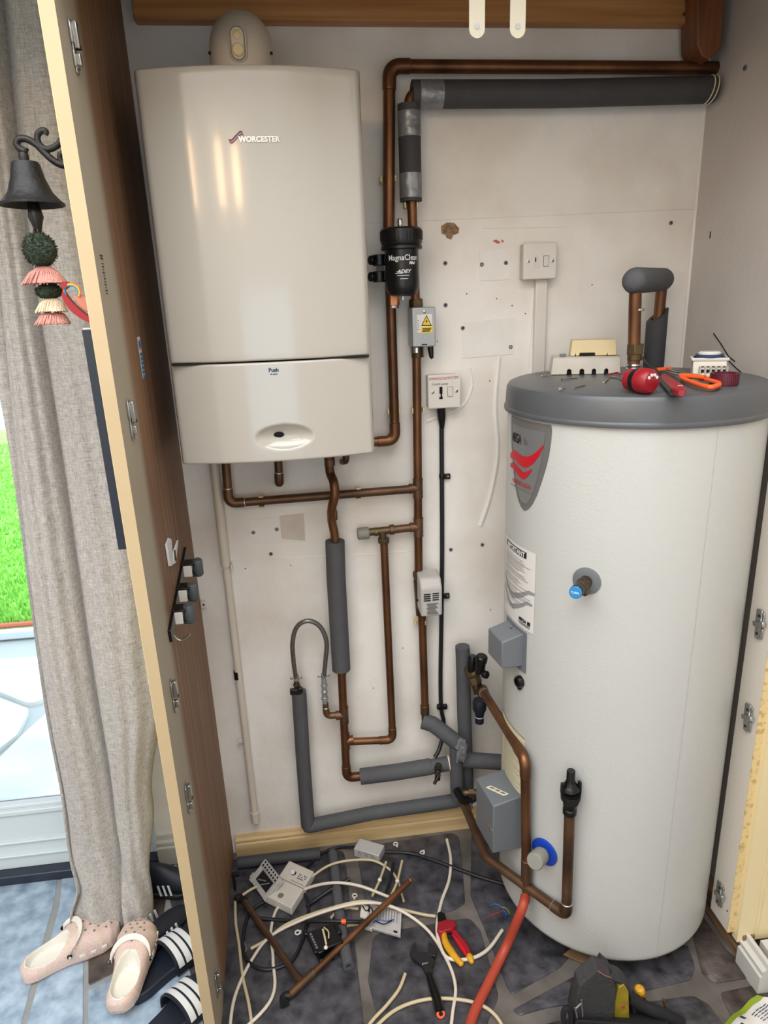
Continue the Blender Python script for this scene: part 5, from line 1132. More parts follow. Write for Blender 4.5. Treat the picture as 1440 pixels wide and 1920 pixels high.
b = B(); b.lathe([(.007, 0), (.0075, .008), (.006, .012)], c0+axb*ht, axb, 12); b.tube([c0+axb*(ht+.01), BW(42, 285)], .0045, 8); obj('hanger', b, M['iron'], bl)
b = B(); cpx = BW(66, 400); b.lathe([(.003, .045), (.0055, .03), (.010, .006), (.0115, -.004), (.0075, -.016), (.005, -.026), (.002, -.028)], BW(66, 402), (0, 0, 1), 18); obj('clapper', b, M['black'], bl)
# tassel charm
tc_ = thing('tassel_charm', 'string of green pompoms and pink and cream tassels hanging from the bell clapper', 'tassel', BW(75, 470))
b = B()
for dx in (-2.5, 3): b.tube([BW(69+dx+4*math.cos(t), 433+8.5*math.sin(t), YB+.002*dx) for t in [2*PI*k/20 for k in range(21)]], .0011, 6)
obj('split_ring', b, M['brass'], tc_)
def pom(px, py, rx, rz, m, nm, n=900, seed=1):
    random.seed(seed); c = BW(px, py); b = B(); b.ball(c, 1, (rx*.93, rx*.9, rz*.93), 20, 14)
    for _ in range(n):
        d = Vector((random.gauss(0, 1), random.gauss(0, 1), random.gauss(0, 1))).normalized(); p = c+Vector((d.x*rx, d.y*rx, d.z*rz))*.9; q = c+Vector((d.x*rx, d.y*rx, d.z*rz))*random.uniform(1.0, 1.13); s = d.cross(Vector((.3, .5, .8))).normalized()*.0011
        b._f([b.bm.verts.new(p+s), b.bm.verts.new(p-s), b.bm.verts.new(q)])
    return obj(nm, b, m, tc_)
pom(75, 469, .0255, .0268, M['pom_green'], 'pompom')
def tassel(px, y0, y1, r0, r1, m, nm, seed=1, n=46):
    random.seed(seed); a, c = BW(px[0], y0), BW(px[1], y1); b = B()
    b.lathe([(.002, 0), (r0, -.003), (r0+(r1-r0)*.4, (c.z-a.z)*.35), (r0+(r1-r0)*.8, (c.z-a.z)*.75), (r1*.96, (c.z-a.z)*.95)], a, (0, 0, 1), 30, caps=True)
    for k in range(n):
        t = 2*PI*k/n+random.uniform(-.05, .05); e = random.uniform(.94, 1.06); d = Vector((math.cos(t), math.sin(t), 0)); L_ = c-a
        P = [a+d*r0*.8+Vector((0, 0, -.002)), a+d*(r0+(r1-r0)*.5)*1.03+L_*.4, a+d*r1*e+L_*random.uniform(.95, 1.06)]; b.tube(P, [.0011, .0014, .0010], 5)
    return obj(nm, b, m, tc_, angle=80)
tassel((83, 83), 498, 533, .010, .0315, M['pom_pink'], 'pink_tassel', 2); pom(92, 546, .0205, .0125, M['pom_green'], 'pompom', 600, 3)
tassel((97, 97), 558, 585, .011, .0225, M['pom_cream'], 'cream_tassel', 4); tassel((99, 99), 582, 608, .011, .0255, M['pom_pink'], 'pink_tassel', 5)
b = B(); b.tube([BW(71, 440), BW(78, 495), BW(95, 560), BW(99, 590)], .0012, 6); obj('cord', b, M['pom_pink'], tc_)
# red curled leather ornament and the dark board behind the panel
YD = -.57
rd = thing('curled_strap', 'shiny red curled strap with a rainbow edge poking out above the dark board', 'ornament', W(150, 575, YD))
b = B(); P = spl([W(127, 556, YD), W(122, 548, YD), W(128, 538, YD), W(120, 546, YD), W(120, 560, YD), W(133, 580, YD), W(152, 596, YD), W(176, 608, YD)][2:], 6); n_ = len(P)
b.rings([[p+Vector((0, -.008, .0)), p+Vector((.001, -.008, .002+w)), p+Vector((.001, .008, .002+w)), p+Vector((0, .008, 0))] for p, w in [(P[i], .004+.011*math.sin(PI*min(1, i/n_*.95+.05))) for i in range(n_)]]); obj('red_strap', b, M['tool_red'], rd, angle=60)
cc_ = (M['tool_red'], M['tool_orange'], M['yellow'], M['pom_green'], M['blue_flange'])
for k, m_ in enumerate((M['tool_orange'], M['yellow'], M['blue_cap'])):
    b = B(); rad = .0135-.0018*k; c = W(134, 547, YD-.006); b.tube([c+Vector((rad*math.cos(t), 0, rad*math.sin(t)*.95)) for t in [-.6+4.2*i/20 for i in range(21)]], .0011, 6); obj('rainbow_edge', b, m_, rd)
b = B(); b.prism([W(x, y, YD-.004) for x, y in ((136, 556), (150, 553), (172, 562), (178, 590), (170, 590), (150, 575))], (0, .004, 0)); obj('tan_flap', b, M['brown_leather'], rd, bevel=.001)
tb_, bb_ = W(176, 617, -.56), W(236, 1025, -.56)
def out(y, z, t): return pan(y, z, -TH-.0015-t)
TB = .020
b = B(); y0, y1 = -.575, -.22
b.hexa([out(y0, bb_.z, 0), out(y0, bb_.z, TB), out(y1, bb_.z, TB), out(y1, bb_.z, 0), out(y0, tb_.z, 0), out(y0, tb_.z, TB), out(y1, tb_.z, TB), out(y1, tb_.z, 0)]); bo = tag(obj('slate_board', b, M['board'], bevel=.0008), 'dark slate coloured board fixed on edge to the outside of the side panel', 'board')
b = B(); b.hexa([out(y0+.004, tb_.z, .001), out(y0+.004, tb_.z, TB-.001), out(y1, tb_.z, TB-.001), out(y1, tb_.z, .001), out(y0+.004, tb_.z+.0025, .001), out(y0+.004, tb_.z+.0025, TB-.001), out(y1, tb_.z+.0025, TB-.001), out(y1, tb_.z+.0025, .001)]); obj('top_edge', b, M['white'], bo)

# broom grip rack on the inner face of the panel
rk = thing('broom_rack', 'black rack with three grey sprung broom grips and a wire hook on the side panel', 'tool rack', PN(335, 1120))
A, Z_ = PN(346, 1038), PN(316, 1194)
def rkp(t, u, w):                    # t along the rack, u across, w out of the panel
    p = A.lerp(Z_, t); d = (Z_-A).normalized(); s = Vector((0, d.z, -d.y)).normalized(); return p+s*u+Vector((w, 0, 0))
def rbox(b, t0, t1, u0, u1, w0, w1):
    b.hexa([rkp(t0, u0, w0), rkp(t1, u0, w0), rkp(t1, u1, w0), rkp(t0, u1, w0), rkp(t0, u0, w1), rkp(t1, u0, w1), rkp(t1, u1, w1), rkp(t0, u1, w1)])
b = B(); rbox(b, -.02, 1.0, -.014, .014, 0, .006); bp = obj('back_plate', b, M['black'], rk, bevel=.001)
for (x, y) in ((362, 1067), (352, 1105), (345, 1150)):
    p = PN(x-20, y+4); t_ = (p-A).dot((Z_-A))/(Z_-A).length_squared
    base = A.lerp(Z_, t_); wmax = (W(x+16, y, base.y).x-base.x)
    wm = wmax if wmax > .02 else .04
    q0, q1 = W(x-18, y+6, base.y), W(x+17, y-2, base.y); L_ = max(.03, q1.x-base.x)
    b = B(); b.box((base.x+L_*.38, base.y, base.z+.012), (L_*.7, .034, .004)); b.box((base.x+L_*.38, base.y, base.z-.016), (L_*.7, .034, .004)); b.box((base.x+.004, base.y, base.z-.002), (.006, .036, .034)); gb = obj('grip_frame', b, M['black'], rk, bevel=.001)
    b = B(); b.box((base.x+L_*.34, base.y-.017, base.z-.004), (L_*.42, .004, .026)); o = obj('grip_pad', b, M['white'], gb, bevel=.001)
    b = B(); c = Vector((base.x+L_*.82, base.y-.004, base.z)); b.lathe([(.010, -.019), (.0115, -.016), (.0115, .016), (.010, .019)], c, (0, 0, 1), 14); b.lathe([(.0065, -.022), (.0065, .022)], c, (0, 0, 1), 10); obj('grip_roller', b, M['gripgrey'], gb)
yh = PN(322, 1180).y
b = B(); hp_ = [W(320, 1168, yh), W(323, 1185, yh-.0), W(330, 1196, yh), W(341, 1200, yh), W(356, 1190, yh)]; b.tube(spl(hp_, 5), .0022, 8); obj('wire_hook', b, M['chrome'], rk)
# clothes peg
pg = thing('clothes_peg', 'white clothes peg clipped open on the side panel above the broom rack', 'peg', PN(318, 1036))
p_ = PN(317, 1042)
def pegp(px, py, w=.004): q = PN(px, py); return Vector((q.x+w, q.y, q.z))
b = B()
for leg in ([(308, 1021), (312.5, 1009), (317, 1012), (318.5, 1034), (319.5, 1060), (314.5, 1062)], [(330, 1013), (328, 1032), (325, 1056), (320.8, 1058), (321.5, 1037)]):
    b.prism([pegp(x, y, .001) for x, y in leg], (.0045, 0, 0))
obj('peg_jaw', b, M['white_text'], pg, bevel=.0006)
b = B(); b.tube([pegp(317.5, 1032, .011), pegp(319.5, 1052, .011)], .0015, 6); obj('peg_spring', b, M['iron'], pg)
c = W(381, 1134, -.012); b = B(); b.box((c.x, -.006, c.z), (.014, .012, .019)); ck = tag(obj('catch_plate', b, M['white'], bevel=.001), 'tiny white catch with a screw on the wall beside the side panel', 'catch'); b = B(); b.lathe([(.0028, 0), (.0028, .001)], (c.x+.001, -.0122, c.z), (0, -1, 0), 10); obj('catch_screw', b, M['iron'], ck)

# ================================================================== clogs and sliders
def clog(label, heel, toe, tilt=0.0, roll=0.0, mir=1, scale=1.0):
    H_, T_ = Vector(heel), Vector(toe); d = (T_-H_); L_ = d.length; d.normalize(); s = Vector((d.y, -d.x, 0)).normalized(); up = s.cross(d).normalized()
    if up.z < 0: up = -up
    t = thing('clog', label, 'clog', H_.lerp(T_, .5))
    K = L_/.25
    def half(x):
        ks = [(0, .016), (.02, .026), (.06, .036), (.14, .042), (.3, .043), (.45, .046), (.62, .055), (.78, .0565), (.88, .050), (.95, .036), (.985, .020), (1, .006)]
        for (a, va), (c, vc) in zip(ks, ks[1:]):
            if a <= x <= c: return va+(vc-va)*(x-a)/(c-a)
        return .008
    def hgt(x):
        ks = [(0, .030), (.06, .040), (.2, .042), (.38, .050), (.5, .066), (.6, .070), (.75, .062), (.9, .046), (1, .022)]
        for (a, va), (c, vc) in zip(ks, ks[1:]):
            if a <= x <= c: return va+(vc-va)*(x-a)/(c-a)
        return .02
    N = 130; rings = []; bend = lambda x: .008*math.sin(PI*x)*mir
    OPEN = .50
    for i in range(N+1):
        x = i/N; w = half(x)*K; h = hgt(x)*K; r = []
        hw = h*(1 if x > .3 else 1)
        # outer profile, left bottom to right bottom over the top (21 points)
        M_ = 72
        for k in range(M_+1):
            a = PI*k/M_; cx = -math.cos(a); sx = math.sin(a)
            px = w*(abs(cx)**.62)*(1 if cx > 0 else -1); pz = h*sx**.62
            # inside of the opening
            qe = ((x-.275)/.225)**2+(px/(.80*half(.25)*K))**2
            if qe < 1:
                inside = min(1, (1-qe)/.16); pz = pz+(.016*K-pz)*inside
            r.append((px, pz))
        r = [(px*.94, 0.0) for px, pz in (r[0],)]+[(r[0][0], .006*K)]+r[1:-1]+[(r[-1][0], .006*K)]+[(r[-1][0]*.94, 0.0)]
        rock = .010*K*max(0, (x-.72)/.28)**2
        rings.append([H_+d*(x*L_)+s*(px+bend(x)*K)+up*(pz+rock) for px, pz in r])
    b = B(); R = b.rings(rings)
    b.bm.faces.ensure_lookup_table()
    # liner material where the surface lies well inside the rim
    for f in b.bm.faces:
        c = f.calc_center_median()-H_; x = c.dot(d)/L_; px = c.dot(s)-bend(x)*K; z = c.dot(up); qe = ((x-.275)/.236)**2+(px/(.84*half(.25)*K))**2
        if qe < 1.0 and z > .008*K: f.material_index = 1
        if z < .0035*K: f.material_index = 0
    o = obj('shell', b, [M['croc'], M['croc_in']], t, angle=70)
    # strap folded forward over the vamp
    b = B(); P = []; xr = .46
    for k in range(17):
        a = PI*k/16; px = -math.cos(a)*(half(.5)*K*1.06); xx = xr+.16*math.sin(a)**1.0; zz = (.040+.036*math.sin(a)**.8)*K; P.append((px, xx, zz))
    rg = []
    for i, (px, xx, zz) in enumerate(P):
        c = H_+d*(xx*L_)+s*(px+bend(xx)*K)+up*zz; a = PI*i/16; nrm = (s*(-math.cos(a))*.9+up*(.5+.5*math.sin(a))).normalized(); wd = (d*(.7*math.sin(a)+.15)+up*(1-.6*math.sin(a))).normalized()
        rg.append([c-wd*.007*K, c+wd*.007*K, c+wd*.007*K+nrm*.0035, c-wd*.007*K+nrm*.0035])
    b.rings(rg); obj('heel_strap', b, M['croc_in'], t, angle=60)
    for sg in (-1, 1):
        xx = xr; c = H_+d*(xx*L_)+s*(sg*half(xx)*K*1.07+bend(xx)*K)+up*(.040*K); b = B(); b.lathe([(.0065*K, 0), (.0065*K, .003), (.004*K, .005)], c+s*sg*.002, s*sg, 16); rv = obj('rivet', b, M['black'], t)
        b = B(); b.lathe([(.0035*K, .0046), (.0035*K, .0056)], c+s*sg*.002, s*sg, 12); obj('rivet_mark', b, M['stripe'], rv)
    # vent holes: round ones on top, square ones along the sides
    b = B()
    for (x, u) in ((.66, -.3), (.66, .3), (.72, 0), (.74, -.45), (.74, .45), (.79, -.22), (.79, .22), (.86, -.38), (.86, .38), (.86, 0), (.60, 0), (.92, .15), (.92, -.2)):
        w = half(x)*K; h = hgt(x)*K; px = u*w; a = math.acos(max(-1, min(1, -(abs(u)**(1/.62))*(1 if u > 0 else -1)))); pz = h*math.sin(a)**.62
        c = H_+d*(x*L_)+s*(px+bend(x)*K)+up*(pz+.010*K*max(0, (x-.72)/.28)**2-.0010); nrm = (up+s*u*.5+d*.25*(x-.5)).normalized(); b.lathe([(.0033*K, -.002), (.0033*K, .0016)], c, nrm, 12)
    obj('vent_hole', b, M['seal'], t)
    b = B()
    for sg in (-1, 1):
        for x in (.58, .69, .80):
            w = half(x)*K; c = H_+d*(x*L_)+s*(sg*w*.985+bend(x)*K)+up*(.021*K+.010*K*max(0, (x-.72)/.28)**2); R3 = Matrix((d, s*sg, up)).transposed(); b.box(c, (.014*K, .004, .010*K), R3)
    obj('side_vent', b, M['croc_in'], t, bevel=.001)
    return t
z0 = .004
clog('glittery pink gold clog lying flat, heel towards the bottom left corner, by the curtain hem', F(42, 1834, z0), F(226, 1745, z0), mir=-1)
h2, t2_ = F(222, 1900, .034), F(266, 1736, .048)
clog('glittery pink gold clog seen from above with its ivory inside showing, nearest the black sliders', h2, t2_, mir=1)

def slider(label, heel, toe, w=.05, band=(.46, .78), zz=.0, bh=.062):
    H_, T_ = Vector(heel), Vector(toe); d = (T_-H_); L_ = d.length; d.normalize(); s = Vector((d.y, -d.x, 0)).normalized(); up = Vector((0, 0, 1))
    t = thing('slider_sandal', label, 'sandal', H_.lerp(T_, .5))
    def hw(x): 
        ks = [(0, .35), (.05, .62), (.15, .74), (.4, .74), (.65, .98), (.8, 1.0), (.93, .78), (1, .35)]
        for (a, va), (c, vc) in zip(ks, ks[1:]):
            if a <= x <= c: return (va+(vc-va)*(x-a)/(c-a))*w
        return w*.35
    pts = [(x/24, hw(x/24)) for x in range(25)]; out_ = [H_+d*(x*L_)+s*v for x, v in pts]+[H_+d*(x*L_)-s*v for x, v in pts[::-1]]
    b = B(); b.prism(out_, (0, 0, .028)); obj('sole', b, M['navy_rub'], t, bevel=.006, seg=3)
    def strip(x0, x1, r, th, m, nm, a0=0.0, a1=PI):
        rg = []
        for k in range(25):
            a = a0+(a1-a0)*k/24; ca, sa = math.cos(a), math.sin(a); row = []
            for x in (x0, x1):
                ww = hw(.62)*1.03+r; hh = bh*(1-.30*(x-band[0])/(band[1]-band[0]))+r
                c = H_+d*((x+.05*sa*0)*L_)+s*(-ca*ww)+up*(.012+hh*sa**.75); row.append(c)
            nn = (s*(-ca)+up*sa).normalized(); rg.append([row[0], row[1], row[1]+nn*th, row[0]+nn*th])
        b = B(); b.rings(rg); return obj(nm, b, m, t, angle=50)
    strip(band[0], band[1], 0, .004, M['navy_rub'], 'band')
    g_ = (band[1]-band[0]); 
    for k in range(3): st = strip(band[0]+g_*(.10+.29*k), band[0]+g_*(.31+.29*k), .0042, .0008, M['stripe'], 'white_stripe', .22, PI-.22)
    return t
slider('black slider with three white stripes, right beside the ivory lined clog', F(240, 1880, .002), F(395, 1745, .002), .050, (.44, .74))
slider('black slider with three white stripes, closest to the bottom edge under the side panel', F(262, 1990, .002), F(410, 1835, .002), .050, (.43, .74))
def shoe(label, heel, toe, w, stripes=True, h=.075, nm='trainer'):
    H_, T_ = Vector(heel), Vector(toe); d = (T_-H_); L_ = d.length; d.normalize(); s = Vector((d.y, -d.x, 0)).normalized(); up = Vector((0, 0, 1)); t = thing(nm, label, 'shoe', H_.lerp(T_, .5))
    ks = [(0, .45, .8), (.08, .72, 1.0), (.3, .78, 1.0), (.45, .85, .92), (.7, 1.0, .66), (.9, .8, .5), (1, .35, .3)]
    rg = []
    for x, ww, hh in ks: rg.append([H_+d*(x*L_)+s*(-math.cos(PI*k/14)*w*ww*(1-.15*math.sin(PI*k/14)))+up*(.016+h*hh*math.sin(PI*k/14)**.7) for k in range(15)])
    b = B(); b.rings(rg); obj('upper', b, M['navy_rub'], t, sub=1, angle=80)
    b = B(); b.rings([[H_+d*(x*L_)+s*(sg*w*ww*1.04)+up*z for sg, z in ((-1, .0), (1, .0), (1, .018), (-1, .018))] for x, ww, hh in ks]); obj('sole', b, M['black_matte'], t, bevel=.003)
    if stripes:
        b = B()
        for k in range(3):
            x = .40+.09*k
            for sg in (-1, 1): b.prism([H_+d*((x+dx)*L_)+s*sg*w*1.0+up*z for dx, z in ((0, .020), (.035, .020), (.0, .055), (-.035, .055))], s*sg*.002)
        obj('white_stripe', b, M['stripe'], t, smooth=False)
    return t
shoe('dark navy trainer with white stripes against the skirting behind the curtain', F(268, 1672, .002), F(372, 1668, .002), .036, True, .085)
shoe('dark navy shoe between the skirting trainer and the striped sliders', F(262, 1800, .002), F(352, 1712, .002), .040, True, .045)
# ================================================================== litter of parts and tools on the cupboard floor
ZF = .0042
def FL(px, py, h=0.0): return F(px, py, ZF+h)
def cable(name, label, pts, r, m, cat='cable', k=9, group=None):
    P = [FL(p[0], p[1], r+(p[2] if len(p) > 2 else 0)) for p in pts]; b = B(); b.tube(spl(P, k), r, 10); return tag(obj(name, b, m, angle=70), label, cat, group)
# big loops of white cable
cable('electric_cable', 'longest white cable, looping wide round the copper offcuts and back under the adjustable wrench', [(386+0, 1990), (505, 1880), (512, 1800), (508, 1745), (522, 1700), (560, 1672, .006), (615, 1656, .032), (670, 1660, .030), (735, 1684, .010)], .0042, M['cable_white'])
cable('electric_cable', 'white cable running in an arc over the circuit plate and down past the wrench', [(428, 1960), (440, 1870), (475, 1795), (515, 1750, .004), (600, 1712, .032), (680, 1693, .034), (740, 1702, .024), (800, 1742), (838, 1800), (854, 1850), (848, 1905), (840, 1990)], .0042, M['cable_white'])
cable('electric_cable', 'cream cable lying along the arc of the white one and ending at the pliers', [(470, 1779), (500, 1762), (540, 1732, .012), (610, 1706, .032), (680, 1690, .034), (730, 1700, .012), (790, 1714), (817, 1718)], .0042, M['cable_cream'])
cable('electric_cable', 'thick white cable from near the skirting down to the pliers and under the red hose', [(838, 1574), (845, 1610), (842, 1650), (828, 1690), (820, 1730), (822, 1760), (838, 1795), (880, 1798), (915, 1780), (942, 1744)], .0046, M['cable_white'])
cable('electric_cable', 'short cut length of cream cable with a free end left of the wrench', [(760, 1826), (748, 1855), (725, 1885), (690, 1925), (660, 1990)], .0042, M['cable_cream'])
cable('electric_cable', 'cream cable curving under the wrench handle and on beneath the red hose', [(690, 1940), (735, 1898), (780, 1878), (830, 1872), (890, 1880), (930, 1905), (960, 1960)], .0042, M['cable_cream'])
cable('electric_cable', 'tan cable running straight down beside the side panel', [(441, 1690), (442, 1730), (448, 1770), (455, 1830), (468, 1890), (480, 1985)], .0040, M['cable_cream'])
cable('electric_cable', 'tan cable arching behind the grey switch box', [(560, 1672), (590, 1640, .014), (630, 1618, .032), (690, 1612, .026), (725, 1626, .010), (745, 1650), (757, 1690)], .0036, M['cable_cream'])
cable('flex_offcut', 'short white flex end poking up beside the white module', [(455, 1678, .02), (470, 1668, .024), (482, 1662, .022)], .0036, M['cable_cream'], 'cable')
cable('electric_cable', 'black cable from the grey switch box over to the foot of the cylinder', [(722, 1597, .008), (770, 1600), (810, 1612), (860, 1630), (905, 1646), (955, 1660)], .0052, M['cable_black'])
cable('electric_cable', 'black cable curling from the grey switch box round behind the cream thermostat', [(664, 1588, .012), (630, 1590), (600, 1602), (575, 1628), (560, 1660, -.001), (578, 1692), (572, 1745), (548, 1800), (500, 1818), (465, 1802), (455, 1765), (468, 1712), (496, 1690)], .0046, M['cable_black'])
cable('flex_offcut', 'stiff black cut end standing up in the middle of the tangle', [(575, 1700), (588, 1690), (620, 1668, .012), (656, 1648, .024)], .0056, M['cable_black'], 'cable')
ob = cable('flex_offcut', 'black flex with an orange band lying across the copper offcuts', [(484, 1722, .004), (540, 1726, .006), (600, 1727, .028), (645, 1728, .032), (690, 1729, .016)], .0052, M['cable_black'], 'cable')
b = B(); b.tube([FL(640, 1727.5, .037), FL(649, 1728, .037)], .0066, 12); obj('orange_band', b, M['tool_orange'], ob)
for k, (pts, lab) in enumerate((([(724, 1616, .02), (712, 1650, .018), (698, 1680, .014)], 'cream flex stub with a white clip, the one nearer the grey switch box'), ([(754, 1614, .022), (745, 1652, .018), (734, 1678, .014)], 'cream flex stub with a white clip, the one nearer the bright cut pipe end'))):
    o = cable('flex_stub', lab, pts, .0036, M['cable_cream'], 'cable', group='flex stubs of the circuit plate'); b = B(); p = pts[1]; b.ball(FL(p[0], p[1], p[2]+.0036), .0062); obj('flex_clip', b, M['white'], o)
o = cable('flex_stub', 'black flex stub between the two cream ones above the circuit plate', [(737, 1618, .02), (732, 1648, .016), (722, 1678, .012)], .0042, M['cable_black'], 'cable')
# coloured wires
wr = thing('wire_ends', 'little fan of stripped blue, green and red wire ends beside the red hose', 'wire', FL(925, 1700))
for pts, m in (([(920, 1698), (928, 1695), (940, 1700), (950, 1716)], M['blue_cap']), ([(940, 1700), (950, 1704), (956, 1714)], M['lime']), ([(912, 1721), (926, 1714), (944, 1708)], M['ink_red']), ([(942, 1702), (945, 1714), (950, 1724)], M['blue_flange'])):
    b = B(); b.tube(spl([FL(x, y, .002) for x, y in pts], 5), .0011, 6); obj('wire', b, m, wr)
wr = thing('wire_ends', 'stripped dark wire ends of the curled black cable beside the side panel', 'wire', FL(455, 1765))
for pts, m in (([(453, 1762), (456, 1775), (450, 1788)], M['pom_green']), ([(456, 1764), (462, 1778), (457, 1790)], M['alu'])):
    b = B(); b.tube(spl([FL(x, y, .004) for x, y in pts], 5), .0013, 6); obj('wire', b, m, wr)
# grey white switch box
def fbox(px0, px1, px2, h):           # front-left, front-right, back-right base corners
    A_, B_, C_ = (FL(*p) for p in (px0, px1, px2)); u = (B_-A_); v = (C_-B_); v = v-u.normalized()*v.dot(u.normalized()); return A_, u, v
def bx3(b, A_, u, v, u0, u1, v0, v1, w0, w1, tap=0.0):
    P = lambda a, c, w, t=0: A_+u*a+v*c+Vector((0, 0, w))
    b.hexa([P(u0, v0, w0), P(u1, v0, w0), P(u1, v1, w0), P(u0, v1, w0), P(u0+tap, v0+tap, w1), P(u1-tap, v0+tap, w1), P(u1-tap, v1-tap, w1), P(u0+tap, v1-tap, w1)])
A_, u, v = fbox((664, 1606), (711, 1620), (723, 1600), .04)
sb = thing('switch_box', 'pale grey three gang connection box by the skirting, tipped among the cables', 'electrical box', A_+u*.5+v*.5)
b = B(); bx3(b, A_, u, v, 0, 1, 0, 1, 0, .030); bo = obj('box_body', b, M['act'], sb, bevel=.002)
b = B()
n_ = -(v.normalized())
for k in range(3):
    for q in range(9):
        t0, t1 = PI*1.5*q/9-.8, PI*1.5*(q+1)/9-.8; c = A_+u*(.24+.26*k)+Vector((0, 0, .016))+n_*.0006; un = u.normalized()
        b.tube([c+un*.0045*math.cos(t0)+Vector((0, 0, .0065*math.sin(t0))), c+un*.0045*math.cos(t1)+Vector((0, 0, .0065*math.sin(t1)))], .0007, 5)
for q in range(7): b.tube([A_+u*(.20+.09*q)+Vector((0, 0, .0262))+n_*.0006, A_+u*(.26+.09*q)+Vector((0, 0, .0262))+n_*.0006], .0006, 5)
obj('moulded_mark', b, M['ink_faint'], bo)
# cream thermostat lying face up
A_, u, v = fbox((492, 1708), (545, 1722), (602, 1638), .03)
A_ = FL(494, 1690, .0); pA, pB, pC, pD = FL(497, 1679, .026), FL(545, 1703, .026), FL(592, 1632, .026), FL(541, 1610, .026)
u = ((pB-pA)+(pC-pD))*.5; v = ((pD-pA)+(pC-pB))*.5; A_ = (pA+pB+pC+pD)/4-u*.5-v*.5; A_.z = ZF
th = thing('thermostat', 'cream room thermostat lying face up on the white module, with a round dial hole', 'thermostat', A_+u*.5+v*.5)
b = B(); bx3(b, A_, u, v, 0, 1, 0, 1, 0, .024, .02); bo = obj('casing', b, M['white_old'], th, bevel=.003, seg=3)
b = B(); bx3(b, A_, u, v, .03, .97, .50, .515, .02, .0246); bx3(b, A_, u, v, .45, .97, .565, .575, .02, .0246); bx3(b, A_, u, v, .14, .2, .47, .50, .02, .0248); obj('case_groove', b, M['seal'], bo, smooth=False)
c = A_+u*.40+v*.74+Vector((0, 0, .024)); b = B(); b.lathe([(.0085, 0), (.0085, .0008)], c, (0, 0, 1), 24); ho = obj('dial_hole', b, M['hole'], bo)
b = B(); b.lathe([(.0075, 0), (.0075, .0035)], c+u.normalized()*-.003, (.4, -.2, 1), 20); obj('dial', b, M['white'], bo)
c = A_+u*.46+v*.16+Vector((0, 0, .024)); b = B(); b.lathe([(.0085, 0), (.0085, .0006)], c, (0, 0, 1), 24); obj('brown_disc', b, M['ink_faint'], bo)
b = B(); random.seed(5)
for k in range(12): a_ = .60+.06*(k % 5); c_ = .66+.05*(k//4); bx3(b, A_, u, v, a_, a_+.035, c_, c_+.02*random.random()+.01, .0238, .0245)
obj('printed_mark', b, M['ink'], bo, smooth=False)
# white module with terminals, tipped against the thermostat
mo = thing('wiring_module', 'white terminal module with dark insides, leaning left of the cream thermostat', 'module', FL(497, 1655))
pA, pB, pC, pD = FL(468, 1650, .010), FL(497, 1690, .014), FL(528, 1648, .052), FL(499, 1612, .048)
u = pB-pA; v = pD-pA; n_ = u.cross(v).normalized(); n_ = n_ if n_.z > 0 else -n_
def mbx(b, u0, u1, v0, v1, w0, w1):
    P = lambda a, c, w: pA+u*a+v*c+n_*w
    b.hexa([P(u0, v0, w0), P(u1, v0, w0), P(u1, v1, w0), P(u0, v1, w0), P(u0, v0, w1), P(u1, v0, w1), P(u1, v1, w1), P(u0, v1, w1)])
b = B(); mbx(b, 0, 1, 0, 1, -.010, 0); mbx(b, 0, 1, .72, 1, 0, .006); mbx(b, 0, .14, 0, .72, 0, .004); mbx(b, .86, 1, 0, .72, 0, .004); mbx(b, -.12, 0, .05, .3, -.008, -.002); bo = obj('module_plate', b, M['act'], mo, bevel=.001)
b = B(); mbx(b, .18, .82, .22, .66, 0, .0012); bw = obj('module_recess', b, M['hole'], bo, smooth=False)
b = B()
for k in range(7): mbx(b, .08+.125*k, .14+.125*k, .90, .97, .0058, .0068); mbx(b, .08+.125*k, .15+.125*k, .76, .84, .0058, .0068)
obj('terminal_hole', b, M['hole'], bo, smooth=False)
b = B(); b.tube([pA+u*.3+v*.3+n_*.004, pA+u*.6+v*.5+n_*.008], .0022, 6); b.tube([pA+u*.5+v*.25+n_*.004, pA+u*.75+v*.55+n_*.006], .002, 6); obj('module_wire', b, M['alu'], mo)
# copper offcut with a tee: two pipes in a V
p0, p1, p2 = FL(455, 1685, .012), FL(566, 1844, .014), FL(770, 1650, .052)
e_ = FL(540, 1868, .012)
cp = thing('copper_offcut', 'V shaped copper offcut, two long pipes joined by a tee, lying on the cables', 'pipe', p1)
b = B(); b.tube([e_, p1, p2], .0082, 14); b.lathe([(.0078, 0), (.0078, .001)], p2, p2-p1, 14); lo = obj('long_pipe', b, M['copper'], cp, angle=60)
b = B(); b.tube([p0, p1], .0082, 14); obj('branch_pipe', b, M['copper_old'], cp, angle=60)
b = B(); dd = (p2-p1).normalized(); b.tube([e_+dd*.006, p1+dd*.030], .0098, 16); b.tube([p1, p1+(p0-p1).normalized()*.022], .0098, 16); obj('pipe_tee', b, M['copper_old'], cp, angle=50)
ring(cp, p1+dd*.034, dd, .0108, .009, M['brass'], 'brass_olive'); ring(cp, p2-dd*.003, dd, .0085, .005, M['copper_new'], 'cut_end')
b = B(); b.lathe([(.006, 0), (.006, .0006)], p2+dd*.0002, dd, 14); obj('pipe_bore', b, M['hole'], cp)
ef = thing('pipe_elbow', 'dark pipe fitting at the lower end of the V shaped copper offcut', 'fitting', FL(532, 1872))
b = B(); b.tube(fil([FL(544, 1866, .011), FL(530, 1868, .011), FL(533, 1884, .009)], .012), .0095, 12); b.lathe([(.0115, -.004), (.0115, .004)], FL(533, 1882, .010), FL(533, 1884, .009)-FL(530, 1868, .011), 6); obj('elbow_body', b, M['iron'], ef)
ef = thing('pipe_elbow', 'dark end fitting at the upper end of the V shaped copper offcut', 'fitting', FL(450, 1683))
